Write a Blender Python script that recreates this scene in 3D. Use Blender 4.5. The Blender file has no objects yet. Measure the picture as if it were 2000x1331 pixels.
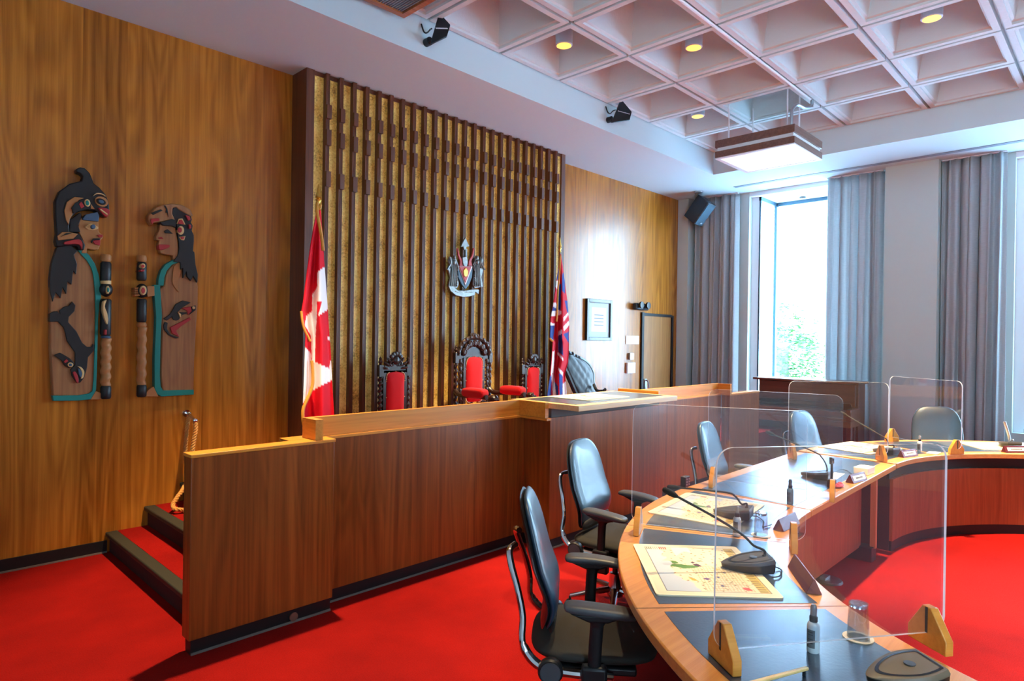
import bpy, bmesh, math, random
import numpy as np
from mathutils import Vector, Matrix
random.seed(7)
rng = np.random.default_rng(7)
SC = bpy.context.scene
COL = SC.collection
PI = math.pi
# ------------------------------------------------------------------ camera (measured from the room's parallel lines)
F, YAW, PIT, ROL = 1251.75661, 0.771888926, -0.00200613152, 0.0146599353
U = 2.8
H = 0.614*U
def _cam():
    cy, sy = math.cos(YAW), math.sin(YAW)
    fw = np.array([cy*math.cos(PIT), sy*math.cos(PIT), math.sin(PIT)])
    rt = np.array([sy, -cy, 0.0]); up = np.cross(rt, fw)
    c, s = math.cos(ROL), math.sin(ROL)
    return np.array([c*rt+s*up, -s*rt+c*up, fw])
CM = _cam()
def ray(u, v): return CM.T@np.array([(u-1000)/F, -(v-665.5)/F, 1.0])
def PZ(u, v, z):
    d = ray(u, v); q = d*((z-H)/d[2]); return Vector((q[0], q[1], z))
def PY(u, v, y):
    d = ray(u, v); q = d*(y/d[1]); return Vector((q[0], y, q[2]+H))
def PX(u, v, x):
    d = ray(u, v); q = d*(x/d[0]); return Vector((x, q[1], q[2]+H))
def PV(u, v, p, dxy):
    """point of the vertical plane through p along dxy"""
    d = ray(u, v); n = np.array([-dxy[1], dxy[0]])
    t = (n@np.array([p[0], p[1]]))/(n@d[:2]); q = d*t
    return Vector((q[0], q[1], q[2]+H))
cam_data = bpy.data.cameras.new('camera'); cam = bpy.data.objects.new('camera', cam_data); COL.objects.link(cam)
cam_data.sensor_fit = 'HORIZONTAL'; cam_data.sensor_width = 36.0; cam_data.lens = F/2000*36.0
cam_data.clip_start = 0.02; cam_data.clip_end = 400
m3 = Matrix((CM[0], CM[1], -CM[2])).transposed()
cam.matrix_world = Matrix.Translation((0, 0, H))@m3.to_4x4()
SC.camera = cam
# ------------------------------------------------------------------ materials
def _new(name):
    m = bpy.data.materials.new(name); m.use_nodes = True
    nt = m.node_tree; b = nt.nodes['Principled BSDF']; return m, nt, b
def s2l(c):
    return tuple(((x/255)/12.92 if x/255 <= .04045 else ((x/255+.055)/1.055)**2.4) for x in c)+(1.0,)
def N(nt, t, **kw):
    n = nt.nodes.new(t)
    for k, v in kw.items():
        if k in n.inputs: n.inputs[k].default_value = v
        else: setattr(n, k, v)
    return n
def L(nt, a, b): nt.links.new(a, b)
def mat(name, c, rough=.5, metal=0.0, coat=0.0, bump=0.0, bscale=200.0, var=0.0, vscale=6.0, spec=.5, trans=0.0, ior=1.45, sheen=0.0, emit=None, estr=0.0, bdist=.002):
    m, nt, b = _new(name); c = s2l(c)
    b.inputs['Base Color'].default_value = c; b.inputs['Roughness'].default_value = rough
    b.inputs['Metallic'].default_value = metal; b.inputs['Coat Weight'].default_value = coat
    b.inputs['Specular IOR Level'].default_value = spec; b.inputs['Transmission Weight'].default_value = trans
    b.inputs['IOR'].default_value = ior; b.inputs['Sheen Weight'].default_value = sheen
    if emit: b.inputs['Emission Color'].default_value = s2l(emit); b.inputs['Emission Strength'].default_value = estr
    tc = N(nt, 'ShaderNodeTexCoord')
    if var:
        n = N(nt, 'ShaderNodeTexNoise', Scale=vscale, Detail=4.0); L(nt, tc.outputs['Object'], n.inputs['Vector'])
        mx = N(nt, 'ShaderNodeMix', data_type='RGBA'); L(nt, n.outputs['Fac'], mx.inputs[0])
        mx.inputs[6].default_value = tuple(x*(1-var) for x in c[:3])+(1,); mx.inputs[7].default_value = tuple(min(1, x*(1+var)) for x in c[:3])+(1,)
        L(nt, mx.outputs[2], b.inputs['Base Color'])
    if bump:
        n = N(nt, 'ShaderNodeTexNoise', Scale=bscale, Detail=3.0); L(nt, tc.outputs['Object'], n.inputs['Vector'])
        bp = N(nt, 'ShaderNodeBump', Strength=bump, Distance=bdist); L(nt, n.outputs['Fac'], bp.inputs['Height']); L(nt, bp.outputs['Normal'], b.inputs['Normal'])
    return m
def wood(name, c1, c2, axis='z', s=1.0, rough=.4, plank=0.0, coat=0.0, contrast=1.0, figure=.45, pax=0, spec=.5):
    """veneer with grain along axis; plank>0 adds veneer leaves of that width along axis index pax"""
    m, nt, b = _new(name)
    tc = N(nt, 'ShaderNodeTexCoord'); vec = tc.outputs['Object']; ai = 'xyz'.index(axis)
    rnd = None
    if plank:
        sx = N(nt, 'ShaderNodeSeparateXYZ'); L(nt, vec, sx.inputs[0])
        dv = N(nt, 'ShaderNodeMath', operation='DIVIDE'); L(nt, sx.outputs[pax], dv.inputs[0]); dv.inputs[1].default_value = plank
        fl = N(nt, 'ShaderNodeMath', operation='FLOOR'); L(nt, dv.outputs[0], fl.inputs[0])
        wn = N(nt, 'ShaderNodeTexWhiteNoise', noise_dimensions='1D'); L(nt, fl.outputs[0], wn.inputs['W']); rnd = wn.outputs['Value']
        ms = N(nt, 'ShaderNodeVectorMath', operation='SCALE'); L(nt, wn.outputs['Color'], ms.inputs[0]); ms.inputs['Scale'].default_value = 7.0
        ad = N(nt, 'ShaderNodeVectorMath', operation='ADD'); L(nt, vec, ad.inputs[0]); L(nt, ms.outputs[0], ad.inputs[1]); vec = ad.outputs[0]
    def mapped(a, l):
        mp = N(nt, 'ShaderNodeMapping'); sc = [a*s]*3; sc[ai] = l*s; mp.inputs['Scale'].default_value = sc; L(nt, vec, mp.inputs['Vector']); return mp.outputs[0]
    n1 = N(nt, 'ShaderNodeTexNoise', Scale=1.0, Detail=5.0, Roughness=.6, Distortion=.4); L(nt, mapped(24, .45), n1.inputs['Vector'])
    n3 = N(nt, 'ShaderNodeTexNoise', Scale=1.0, Detail=2.0); L(nt, mapped(190, 4), n3.inputs['Vector'])
    n2 = N(nt, 'ShaderNodeTexNoise', Scale=1.0, Detail=1.0, Distortion=.6); L(nt, mapped(3.4, .36), n2.inputs['Vector'])
    k = N(nt, 'ShaderNodeMath', operation='MULTIPLY'); L(nt, n2.outputs['Fac'], k.inputs[0]); k.inputs[1].default_value = 60.0
    sn = N(nt, 'ShaderNodeMath', operation='SINE'); L(nt, k.outputs[0], sn.inputs[0])
    f1 = N(nt, 'ShaderNodeMath', operation='MULTIPLY_ADD'); L(nt, sn.outputs[0], f1.inputs[0]); f1.inputs[1].default_value = .13*figure; L(nt, n1.outputs['Fac'], f1.inputs[2])
    f2 = N(nt, 'ShaderNodeMath', operation='MULTIPLY_ADD'); L(nt, n3.outputs['Fac'], f2.inputs[0]); f2.inputs[1].default_value = .3; L(nt, f1.outputs[0], f2.inputs[2])
    val = f2.outputs[0]
    if rnd is not None:
        f3 = N(nt, 'ShaderNodeMath', operation='MULTIPLY_ADD'); L(nt, rnd, f3.inputs[0]); f3.inputs[1].default_value = .22; L(nt, val, f3.inputs[2]); val = f3.outputs[0]
    lo, hi = (.65-.33/contrast, .65+.33/contrast) if rnd is None else (.76-.38/contrast, .76+.38/contrast)
    mr = N(nt, 'ShaderNodeMapRange'); L(nt, val, mr.inputs['Value']); mr.inputs['From Min'].default_value = lo; mr.inputs['From Max'].default_value = hi
    mx = N(nt, 'ShaderNodeMix', data_type='RGBA'); L(nt, mr.outputs[0], mx.inputs[0]); mx.inputs[6].default_value = s2l(c1); mx.inputs[7].default_value = s2l(c2)
    L(nt, mx.outputs[2], b.inputs['Base Color']); b.inputs['Roughness'].default_value = rough; b.inputs['Coat Weight'].default_value = coat; b.inputs['Specular IOR Level'].default_value = spec
    bp = N(nt, 'ShaderNodeBump', Strength=.12, Distance=.002); L(nt, n3.outputs['Fac'], bp.inputs['Height']); L(nt, bp.outputs['Normal'], b.inputs['Normal'])
    return m
def attr_mat(name, rough=.6, spec=.4, coat=0.0):
    m, nt, b = _new(name); a = N(nt, 'ShaderNodeVertexColor', layer_name='Col'); L(nt, a.outputs['Color'], b.inputs['Base Color'])
    b.inputs['Roughness'].default_value = rough; b.inputs['Specular IOR Level'].default_value = spec; b.inputs['Coat Weight'].default_value = coat; return m
def pane_mat(name, tint, ior=1.49, haze=.0, rough=.0, k=1.6):
    """thin clear sheet: straight-through transmission plus fresnel reflection and a trace of surface haze"""
    m = bpy.data.materials.new(name); m.use_nodes = True; nt = m.node_tree; nt.nodes.clear()
    out = N(nt, 'ShaderNodeOutputMaterial'); tr = N(nt, 'ShaderNodeBsdfTransparent'); tr.inputs[0].default_value = tint
    gl = N(nt, 'ShaderNodeBsdfGlossy', Roughness=rough); df = N(nt, 'ShaderNodeBsdfDiffuse'); df.inputs[0].default_value = (.9, .93, 1, 1)
    fr = N(nt, 'ShaderNodeLayerWeight', Blend=.5); pw = N(nt, 'ShaderNodeMath', operation='POWER'); L(nt, fr.outputs['Facing'], pw.inputs[0]); pw.inputs[1].default_value = 4.0
    mu = N(nt, 'ShaderNodeMath', operation='MULTIPLY_ADD', use_clamp=True); L(nt, pw.outputs[0], mu.inputs[0]); mu.inputs[1].default_value = .8; mu.inputs[2].default_value = .035*k
    m1 = N(nt, 'ShaderNodeMixShader'); m1.inputs[0].default_value = haze; L(nt, tr.outputs[0], m1.inputs[1]); L(nt, df.outputs[0], m1.inputs[2])
    m2 = N(nt, 'ShaderNodeMixShader'); L(nt, mu.outputs[0], m2.inputs[0]); L(nt, m1.outputs[0], m2.inputs[1]); L(nt, gl.outputs[0], m2.inputs[2]); L(nt, m2.outputs[0], out.inputs[0]); return m
# ------------------------------------------------------------------ shapes
def NB(): return bmesh.new()
def quadgrid(bm, P, close_u=False, close_v=False):
    """P[i][j] grid of points -> faces; returns vert grid"""
    V = [[bm.verts.new(p) for p in row] for row in P]; n = len(V); k = len(V[0])
    for i in range(n-(0 if close_u else 1)):
        for j in range(k-(0 if close_v else 1)):
            try: bm.faces.new((V[i][j], V[(i+1) % n][j], V[(i+1) % n][(j+1) % k], V[i][(j+1) % k]))
            except ValueError: pass
    return V
def bx(bm, x0, x1, y0, y1, z0, z1, M=None):
    vs = [Vector((x, y, z)) for x in (x0, x1) for y in (y0, y1) for z in (z0, z1)]
    if M is not None: vs = [M@v for v in vs]
    v = [bm.verts.new(p) for p in vs]
    for f in ((0, 1, 3, 2), (4, 6, 7, 5), (0, 4, 5, 1), (2, 3, 7, 6), (0, 2, 6, 4), (1, 5, 7, 3)): bm.faces.new([v[i] for i in f])
def prism(bm, pts, off):
    a = [bm.verts.new(p) for p in pts]; b = [bm.verts.new(Vector(p)+Vector(off)) for p in pts]; n = len(a)
    bm.faces.new(a); bm.faces.new(b[::-1])
    for i in range(n): bm.faces.new((a[i], b[i], b[(i+1) % n], a[(i+1) % n]))
def frame_at(d):
    d = Vector(d).normalized(); a = Vector((0, 0, 1)) if abs(d.z) < .95 else Vector((1, 0, 0))
    x = d.cross(a).normalized(); return x, d.cross(x).normalized()
def tube(bm, path, r, n=10, cap=True, flat=1.0):
    path = [Vector(p) for p in path]; rs = r if isinstance(r, (list, tuple)) else [r]*len(path)
    P = []; x = None
    for i, p in enumerate(path):
        d = (path[min(i+1, len(path)-1)]-path[max(i-1, 0)]).normalized()
        if x is None: x, y = frame_at(d)
        else:
            x = (x-d*x.dot(d)).normalized(); y = d.cross(x)
        P.append([p+(x*math.cos(2*PI*j/n)+y*math.sin(2*PI*j/n)*flat)*rs[i] for j in range(n)])
    V = quadgrid(bm, P, close_v=True)
    if cap: bm.faces.new(V[0][::-1]); bm.faces.new(V[-1])
def cyl(bm, p0, p1, r0, r1=None, n=20): tube(bm, [p0, p1], [r0, r0 if r1 is None else r1], n)
def smooth_path(pts, k=8):
    pts = [Vector(p) for p in pts]; out = []
    for i in range(len(pts)-1):
        p0, p1, p2, p3 = pts[max(i-1, 0)], pts[i], pts[i+1], pts[min(i+2, len(pts)-1)]
        for j in range(k):
            t = j/k; out.append(.5*((2*p1)+(p2-p0)*t+(2*p0-5*p1+4*p2-p3)*t*t+(3*p1-p0-3*p2+p3)*t**3))
    out.append(pts[-1]); return out
def lathe(bm, prof, c=(0, 0, 0), n=24, M=None):
    c = Vector(c); P = []
    for r, z in prof:
        row = [Vector((max(r, 1e-4)*math.cos(2*PI*j/n), max(r, 1e-4)*math.sin(2*PI*j/n), z)) for j in range(n)]
        P.append([(M@p if M is not None else p)+c for p in row])
    V = quadgrid(bm, P, close_v=True); bm.faces.new(V[0][::-1]); bm.faces.new(V[-1])
def ball(bm, c, r, n=10, M=None):
    rr = (r, r, r) if not isinstance(r, (tuple, list)) else r; c = Vector(c); k = max(4, n//2)
    P = []
    for i in range(k+1):
        a = PI*i/k*.998+.001*PI
        row = [Vector((rr[0]*math.sin(a)*math.cos(2*PI*j/n), rr[1]*math.sin(a)*math.sin(2*PI*j/n), rr[2]*math.cos(a))) for j in range(n)]
        P.append([(M@p if M is not None else p)+c for p in row])
    V = quadgrid(bm, P, close_v=True); bm.faces.new(V[0]); bm.faces.new(V[-1][::-1])
def sector(bm, c, r0, r1, a0, a1, z0, z1, n=None):
    """solid ring sector, degrees"""
    n = n or max(4, int(abs(a1-a0)/2.0)); P = []
    for i in range(n+1):
        a = math.radians(a0+(a1-a0)*i/n); co, si = math.cos(a), math.sin(a)
        P.append([Vector((c[0]+r*co, c[1]+r*si, z)) for r, z in ((r0, z0), (r1, z0), (r1, z1), (r0, z1))])
    V = quadgrid(bm, P, close_v=True); bm.faces.new(V[0][::-1]); bm.faces.new(V[-1])
def pillow(bm, outline, front, thick, rings=7, edge=.5):
    """cushion-like solid: outline(a)->(u,v); front(u,v,s)->point and normal offset handled by thick along nrm(u,v)"""
    n = 48; ss = [1.0-(1.0-i/rings)**2 for i in range(rings+1)]; ss[0] = .02
    def lay(sign):
        P = []
        for s in ss:
            row = []
            for j in range(n):
                u, v = outline(2*PI*j/n, s); q, nr = front(u, v)
                h = thick*.5*((1-s**4)**edge if s < 1 else 0.0)+.0
                row.append(Vector(q)+Vector(nr)*(h*sign))
            P.append(row)
        V = quadgrid(bm, P, close_v=True); bm.faces.new(V[0]); return V
    A = lay(1); B = lay(-1)
    bmesh.ops.remove_doubles(bm, verts=bm.verts, dist=1e-5)
def superell(a, w, h, p=4.0):
    c, s = math.cos(a), math.sin(a)
    return (math.copysign(abs(c)**(2/p), c)*w, math.copysign(abs(s)**(2/p), s)*h)
def rrect(x0, x1, z0, z1, r, n=6):
    pts = []
    for cx, cz, a in ((x1-r, z1-r, 0), (x0+r, z1-r, 90), (x0+r, z0+r, 180), (x1-r, z0+r, 270)):
        for i in range(n+1):
            t = math.radians(a+90*i/n); pts.append((cx+r*math.cos(t), cz+r*math.sin(t)))
    return pts
# ------------------------------------------------------------------ objects
def children(o): return [c for c in bpy.data.objects if c.parent == o]
def obj(name, bm, m, parent=None, smooth=35, bevel=0.0, rel=True, recalc=True):
    """link one mesh object; with a parent the geometry (given in world unless rel is False) is made local to it"""
    me = bpy.data.meshes.new(name)
    if recalc: bmesh.ops.recalc_face_normals(bm, faces=bm.faces)
    if parent is not None and rel:
        o0 = parent
        T = Vector((0, 0, 0))
        while o0 is not None: T += o0.location; o0 = o0.parent
        bmesh.ops.translate(bm, verts=bm.verts, vec=-T)
    bm.to_mesh(me); bm.free()
    for mm in (m if isinstance(m, (list, tuple)) else [m]): me.materials.append(mm)
    if smooth:
        for p in me.polygons: p.use_smooth = True
        me.set_sharp_from_angle(angle=math.radians(smooth))
    o = bpy.data.objects.new(name, me); COL.objects.link(o)
    if parent is not None: o.parent = parent
    if bevel:
        b = o.modifiers.new('bevel', 'BEVEL'); b.width = bevel; b.segments = 2; b.limit_method = 'ANGLE'; b.angle_limit = math.radians(40)
    return o
def tag(o, label, cat, group=None, kind=None):
    o['label'] = label; o['category'] = cat
    if group: o['group'] = group
    if kind: o['kind'] = kind
    return o
def thing(name, label, cat, loc=(0, 0, 0), rz=0.0, group=None):
    o = bpy.data.objects.new(name, None); COL.objects.link(o); o.location = loc; o.rotation_euler = (0, 0, rz); o.empty_display_size = .1
    return tag(o, label, cat, group)
def struct(name, bm, m, parent=None, **kw):
    o = obj(name, bm, m, parent, **kw)
    if parent is None: o['kind'] = 'structure'
    return o
def dup(root, loc, rz, label, group=None):
    def cp(o, par):
        c = o.copy(); COL.objects.link(c); c.parent = par
        for ch in children(o): cp(ch, c)
        return c
    kids = children(root); r = root.copy(); COL.objects.link(r); r.location = loc; r.rotation_euler = (0, 0, rz); r['label'] = label
    if group: r['group'] = group
    for ch in kids: cp(ch, r)
    return r
def pip(x, y, poly):
    c = False; n = len(poly); j = n-1
    for i in range(n):
        xi, yi = poly[i]; xj, yj = poly[j]
        if (yi > y) != (yj > y) and x < (xj-xi)*(y-yi)/(yj-yi)+xi: c = not c
        j = i
    return c
def set_cols(o, cols):
    """per-vertex albedo"""
    me = o.data; a = me.color_attributes.new('Col', 'FLOAT_COLOR', 'POINT')
    a.data.foreach_set('color', np.array([s2l(c) for c in cols], dtype=np.float32).ravel())
# ------------------------------------------------------------------ material library
W_WALL = wood('walnut_wall', (120, 63, 10), (208, 130, 42), 'z', 1.0, .27, plank=.30, contrast=1.0, figure=.7, spec=.48)
W_DAIS = wood('walnut_dais', (90, 40, 10), (160, 86, 32), 'z', 1.3, .3, plank=.46, contrast=.95, figure=.6)
W_DARK = wood('dark_walnut', (66, 30, 16), (118, 66, 38), 'z', 1.5, .4)
W_OAKX = wood('oak_trim', (178, 102, 24), (220, 144, 52), 'x', 1.5, .38, contrast=.9)
W_OAKY = wood('oak_trim_cross', (178, 102, 24), (220, 144, 52), 'y', 1.5, .38, contrast=.9)
W_TABLE = wood('maple_table', (188, 118, 54), (222, 156, 88), 'x', 1.4, .3, contrast=.9)
W_APRON = wood('mahogany_apron', (116, 44, 20), (164, 78, 42), 'z', 1.6, .35, contrast=.9)
W_WEDGE = wood('honey_wedge', (196, 118, 36), (228, 156, 66), 'x', 2.0, .34, contrast=.9)
W_CARVE = wood('cedar_carving', (120, 72, 36), (176, 118, 66), 'z', 1.6, .55, contrast=.8, figure=.7)
W_PIANO = wood('piano_walnut', (76, 42, 32), (116, 70, 52), 'y', 1.2, .3)
W_DOOR = wood('door_veneer', (140, 88, 40), (178, 122, 66), 'z', 1.1, .4)
W_CHAIR = mat('carved_dark_oak', (44, 27, 20), .34, bump=.4, bscale=60, var=.4, vscale=30)
M_WHITE = mat('white_plaster', (202, 219, 222), .75, bump=.15, bscale=35, bdist=.004)
M_COFFER = mat('painted_concrete', (208, 213, 211), .8, bump=.5, bscale=28, bdist=.006)
M_PAINT = mat('warm_white_paint', (192, 202, 196), .7)
M_BLACK = mat('black_base', (14, 13, 14), .5)
M_RUBBER = mat('olive_nosing', (40, 38, 28), .6, bump=.3, bscale=150)
M_RISER = mat('dark_riser_carpet', (52, 14, 14), .9)
M_STRIP = mat('pale_edge_strip', (122, 116, 108), .4, .3)
M_GOLD = None
M_CHROME = mat('chrome', (205, 208, 212), .12, 1.0)
M_STEEL = mat('brushed_steel', (176, 180, 184), .35, 1.0)
M_BRASS = mat('brass', (205, 160, 72), .3, 1.0)
M_BLKPL = mat('black_plastic', (22, 23, 25), .42)
M_GREYPL = mat('grey_plastic', (66, 68, 71), .45)
M_LEATHER = mat('blue_black_leather', (18, 52, 72), .4, bump=.2, bscale=160, spec=1.0, coat=.2, bdist=.001)
M_FABRIC = mat('black_fabric', (40, 37, 32), .75, bump=.3, bscale=400)
M_INSET = mat('black_leather_top', (14, 40, 60), .42, bump=.7, bscale=70, spec=1.0, bdist=.001, coat=1.0); M_INSET.node_tree.nodes['Principled BSDF'].inputs['Coat Roughness'].default_value = .24
M_CURTAIN = None
M_RED = mat('red_velvet', (184, 6, 16), .8, sheen=.1, spec=.2, bump=.1, bscale=300)
M_CREAM = mat('cream_card', (238, 218, 180), .5)
M_PALE = mat('white_enamel', (232, 234, 236), .4)
M_ALU = mat('anodised_frame', (62, 88, 104), .4, .5)
M_SLOT = mat('grey_slot', (128, 134, 142), .6)
M_GLASS = pane_mat('window_glass', (.97, .99, 1, 1), k=1.0)
M_ACRYL = pane_mat('clear_acrylic', (.92, .94, .97, 1), haze=.014, k=1.8)
M_TUMBLER = pane_mat('tumbler_glass', (.86, .89, .92, 1), k=3.5)
def carpet_mat():
    m, nt, b = _new('red_carpet'); tc = N(nt, 'ShaderNodeTexCoord'); c1, c2 = s2l((104, 6, 5)), s2l((150, 17, 11))
    f = N(nt, 'ShaderNodeTexNoise', Scale=170.0, Detail=3.0, Roughness=.7); L(nt, tc.outputs['Object'], f.inputs['Vector'])
    g_ = N(nt, 'ShaderNodeTexNoise', Scale=2.4, Detail=4.0); L(nt, tc.outputs['Object'], g_.inputs['Vector'])
    a = N(nt, 'ShaderNodeMath', operation='MULTIPLY_ADD'); L(nt, f.outputs['Fac'], a.inputs[0]); a.inputs[1].default_value = 1.5; L(nt, g_.outputs['Fac'], a.inputs[2])
    mr = N(nt, 'ShaderNodeMapRange'); L(nt, a.outputs[0], mr.inputs[0]); mr.inputs['From Min'].default_value = .75; mr.inputs['From Max'].default_value = 1.7
    mx = N(nt, 'ShaderNodeMix', data_type='RGBA'); L(nt, mr.outputs[0], mx.inputs[0]); mx.inputs[6].default_value = c1; mx.inputs[7].default_value = c2; L(nt, mx.outputs[2], b.inputs['Base Color'])
    b.inputs['Roughness'].default_value = .9; b.inputs['Specular IOR Level'].default_value = .08
    bp = N(nt, 'ShaderNodeBump', Strength=.8, Distance=.006); L(nt, f.outputs['Fac'], bp.inputs['Height']); L(nt, bp.outputs['Normal'], b.inputs['Normal']); return m
M_CARPET = carpet_mat()
def edge_mat():
    m = bpy.data.materials.new('acrylic_edge'); m.use_nodes = True; nt = m.node_tree; nt.nodes.clear(); out = N(nt, 'ShaderNodeOutputMaterial')
    d = N(nt, 'ShaderNodeBsdfDiffuse'); t = N(nt, 'ShaderNodeBsdfTranslucent'); d.inputs[0].default_value = t.inputs[0].default_value = (.97, .99, 1, 1); g_ = N(nt, 'ShaderNodeBsdfGlossy', Roughness=.3)
    m1 = N(nt, 'ShaderNodeMixShader'); m1.inputs[0].default_value = .5; L(nt, d.outputs[0], m1.inputs[1]); L(nt, t.outputs[0], m1.inputs[2])
    m2 = N(nt, 'ShaderNodeMixShader'); m2.inputs[0].default_value = .25; L(nt, m1.outputs[0], m2.inputs[1]); L(nt, g_.outputs[0], m2.inputs[2]); L(nt, m2.outputs[0], out.inputs[0]); return m
M_EDGE = edge_mat()
def gold_mat():
    m, nt, b = _new('mottled_gold'); tc = N(nt, 'ShaderNodeTexCoord')
    n = N(nt, 'ShaderNodeTexNoise', Scale=55.0, Detail=6.0, Roughness=.75); L(nt, tc.outputs['Object'], n.inputs['Vector'])
    n2 = N(nt, 'ShaderNodeTexNoise', Scale=7.0, Detail=3.0); L(nt, tc.outputs['Object'], n2.inputs['Vector'])
    a = N(nt, 'ShaderNodeMath', operation='MULTIPLY_ADD'); L(nt, n2.outputs['Fac'], a.inputs[0]); a.inputs[1].default_value = .6; L(nt, n.outputs['Fac'], a.inputs[2])
    cr = N(nt, 'ShaderNodeValToRGB'); L(nt, a.outputs[0], cr.inputs[0]); e = cr.color_ramp.elements
    e[0].position = .58; e[0].color = s2l((140, 104, 38)); e[1].position = .92; e[1].color = s2l((255, 224, 124)); k = e.new(.75); k.color = s2l((228, 186, 84))
    L(nt, cr.outputs[0], b.inputs['Base Color']); b.inputs['Metallic'].default_value = .0; b.inputs['Roughness'].default_value = .45
    bp = N(nt, 'ShaderNodeBump', Strength=.5, Distance=.003); L(nt, n.outputs['Fac'], bp.inputs['Height']); L(nt, bp.outputs['Normal'], b.inputs['Normal']); return m
M_GOLD = gold_mat()
def curtain_mat():
    m = bpy.data.materials.new('grey_curtain'); m.use_nodes = True; nt = m.node_tree; b = nt.nodes['Principled BSDF']; out = nt.nodes['Material Output']
    tc = N(nt, 'ShaderNodeTexCoord'); mp = N(nt, 'ShaderNodeMapping'); mp.inputs['Scale'].default_value = (6, 6, 90); L(nt, tc.outputs['Object'], mp.inputs[0])
    n = N(nt, 'ShaderNodeTexNoise', Scale=3.0, Detail=3.0); L(nt, mp.outputs[0], n.inputs['Vector'])
    mx = N(nt, 'ShaderNodeMix', data_type='RGBA'); L(nt, n.outputs['Fac'], mx.inputs[0]); mx.inputs[6].default_value = s2l((172, 175, 176)); mx.inputs[7].default_value = s2l((206, 209, 209))
    L(nt, mx.outputs[2], b.inputs['Base Color']); b.inputs['Roughness'].default_value = .9; b.inputs['Specular IOR Level'].default_value = .1
    t = N(nt, 'ShaderNodeBsdfTranslucent'); L(nt, mx.outputs[2], t.inputs[0]); ms = N(nt, 'ShaderNodeMixShader'); ms.inputs[0].default_value = .3
    L(nt, b.outputs[0], ms.inputs[1]); L(nt, t.outputs[0], ms.inputs[2]); L(nt, ms.outputs[0], out.inputs[0]); return m
M_CURTAIN = curtain_mat()
# ------------------------------------------------------------------ room shell
XL, XR, YB, YF, ZS, ZC = -.61, 10.30, 5.775, -6.0, 4.20, 4.52
GX0, GY0, GSX, GSY = 3.50131, 4.51337, .892822, .910185
X0, X1, Y0, Y1 = GX0-3*GSX, GX0+6*GSX, GY0-10*GSY, GY0
b = NB(); bx(b, XL-.3, XR+.3, YF-.3, YB+.3, -.12, 0); struct('floor', b, M_CARPET)
b = NB(); bx(b, XL-.3, 10.06, YB, YB+.15, 0, ZS); struct('wall_back', b, W_WALL)
b = NB(); bx(b, XL-.3, XR+.3, YF-.15, YF, 0, ZS); struct('wall_front', b, W_WALL)
OPEN = [(2.75, 4.60), (-.75, 1.12), (-4.4, -2.5)]
def window_wall(name, x0, x1, OPEN):
    b = NB(); ys = [YF]+[v for o in sorted(OPEN) for v in o]+[YB+.15]
    for i in range(0, len(ys), 2): bx(b, x0, x1, ys[i], ys[i+1], 0, ZS)
    for a, c in OPEN: bx(b, x0, x1, a, c, 0, .62)
    return struct(name, b, M_PAINT)
OPENL = [(-4.4, -2.5)]
window_wall('wall_right', XR, XR+.12, OPEN); window_wall('wall_left', XL-.12, XL, OPENL)
b = NB(); bx(b, 10.06, XR, 5.575, YB+.15, 0, ZS); struct('wall_pilaster', b, M_PAINT)
b = NB(); bx(b, 10.04, XR, 1.905, 2.535, 0, ZS); struct('wall_column', b, M_PAINT)
# soffit ring (flat band below the coffers) and its inner faces
b = NB()
bx(b, XL-.3, XR+.3, Y1, YB+.3, ZS, ZS+.9); bx(b, XL-.3, XR+.3, YF-.3, Y0, ZS, ZS+.9)
bx(b, XL-.3, X0, Y0, Y1, ZS, ZS+.9); bx(b, X1, XR+.3, Y0, Y1, ZS, ZS+.9)
struct('ceiling_soffit', b, M_WHITE)
# coffered waffle slab
b = NB(); g, fl = .016, .052
for i in range(10):
    for j in range(-3, 6):
        xa, xb = GX0+j*GSX, GX0+(j+1)*GSX; yb_, ya = GY0-i*GSY, GY0-(i+1)*GSY
        def ring(d, z): return [Vector((xa+d, ya+d, z)), Vector((xb-d, ya+d, z)), Vector((xb-d, yb_-d, z)), Vector((xa+d, yb_-d, z))]
        rr = [ring(0, ZC+.07), ring(g, ZC+.07), ring(g, ZC), ring(g+fl, ZC), ring(g+fl, ZC+.022), ring(g+fl+.022, ZC+.03), ring(g+fl+.10, ZC+.42)]
        V = quadgrid(b, rr, close_v=True); b.faces.new(V[-1])
bx(b, X0, X1, Y0, Y1, ZC+.5, ZC+.6)
struct('ceiling', b, M_COFFER, smooth=0, recalc=False)
b = NB(); bx(b, XL, 1.40, YB-.014, YB, 0, .094); struct('baseboard_back', b, M_BLACK)
b = NB(); bx(b, XL, 1.40, YB-.02, YB-.012, 0, .012); struct('trim_1', b, M_STRIP)
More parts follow.
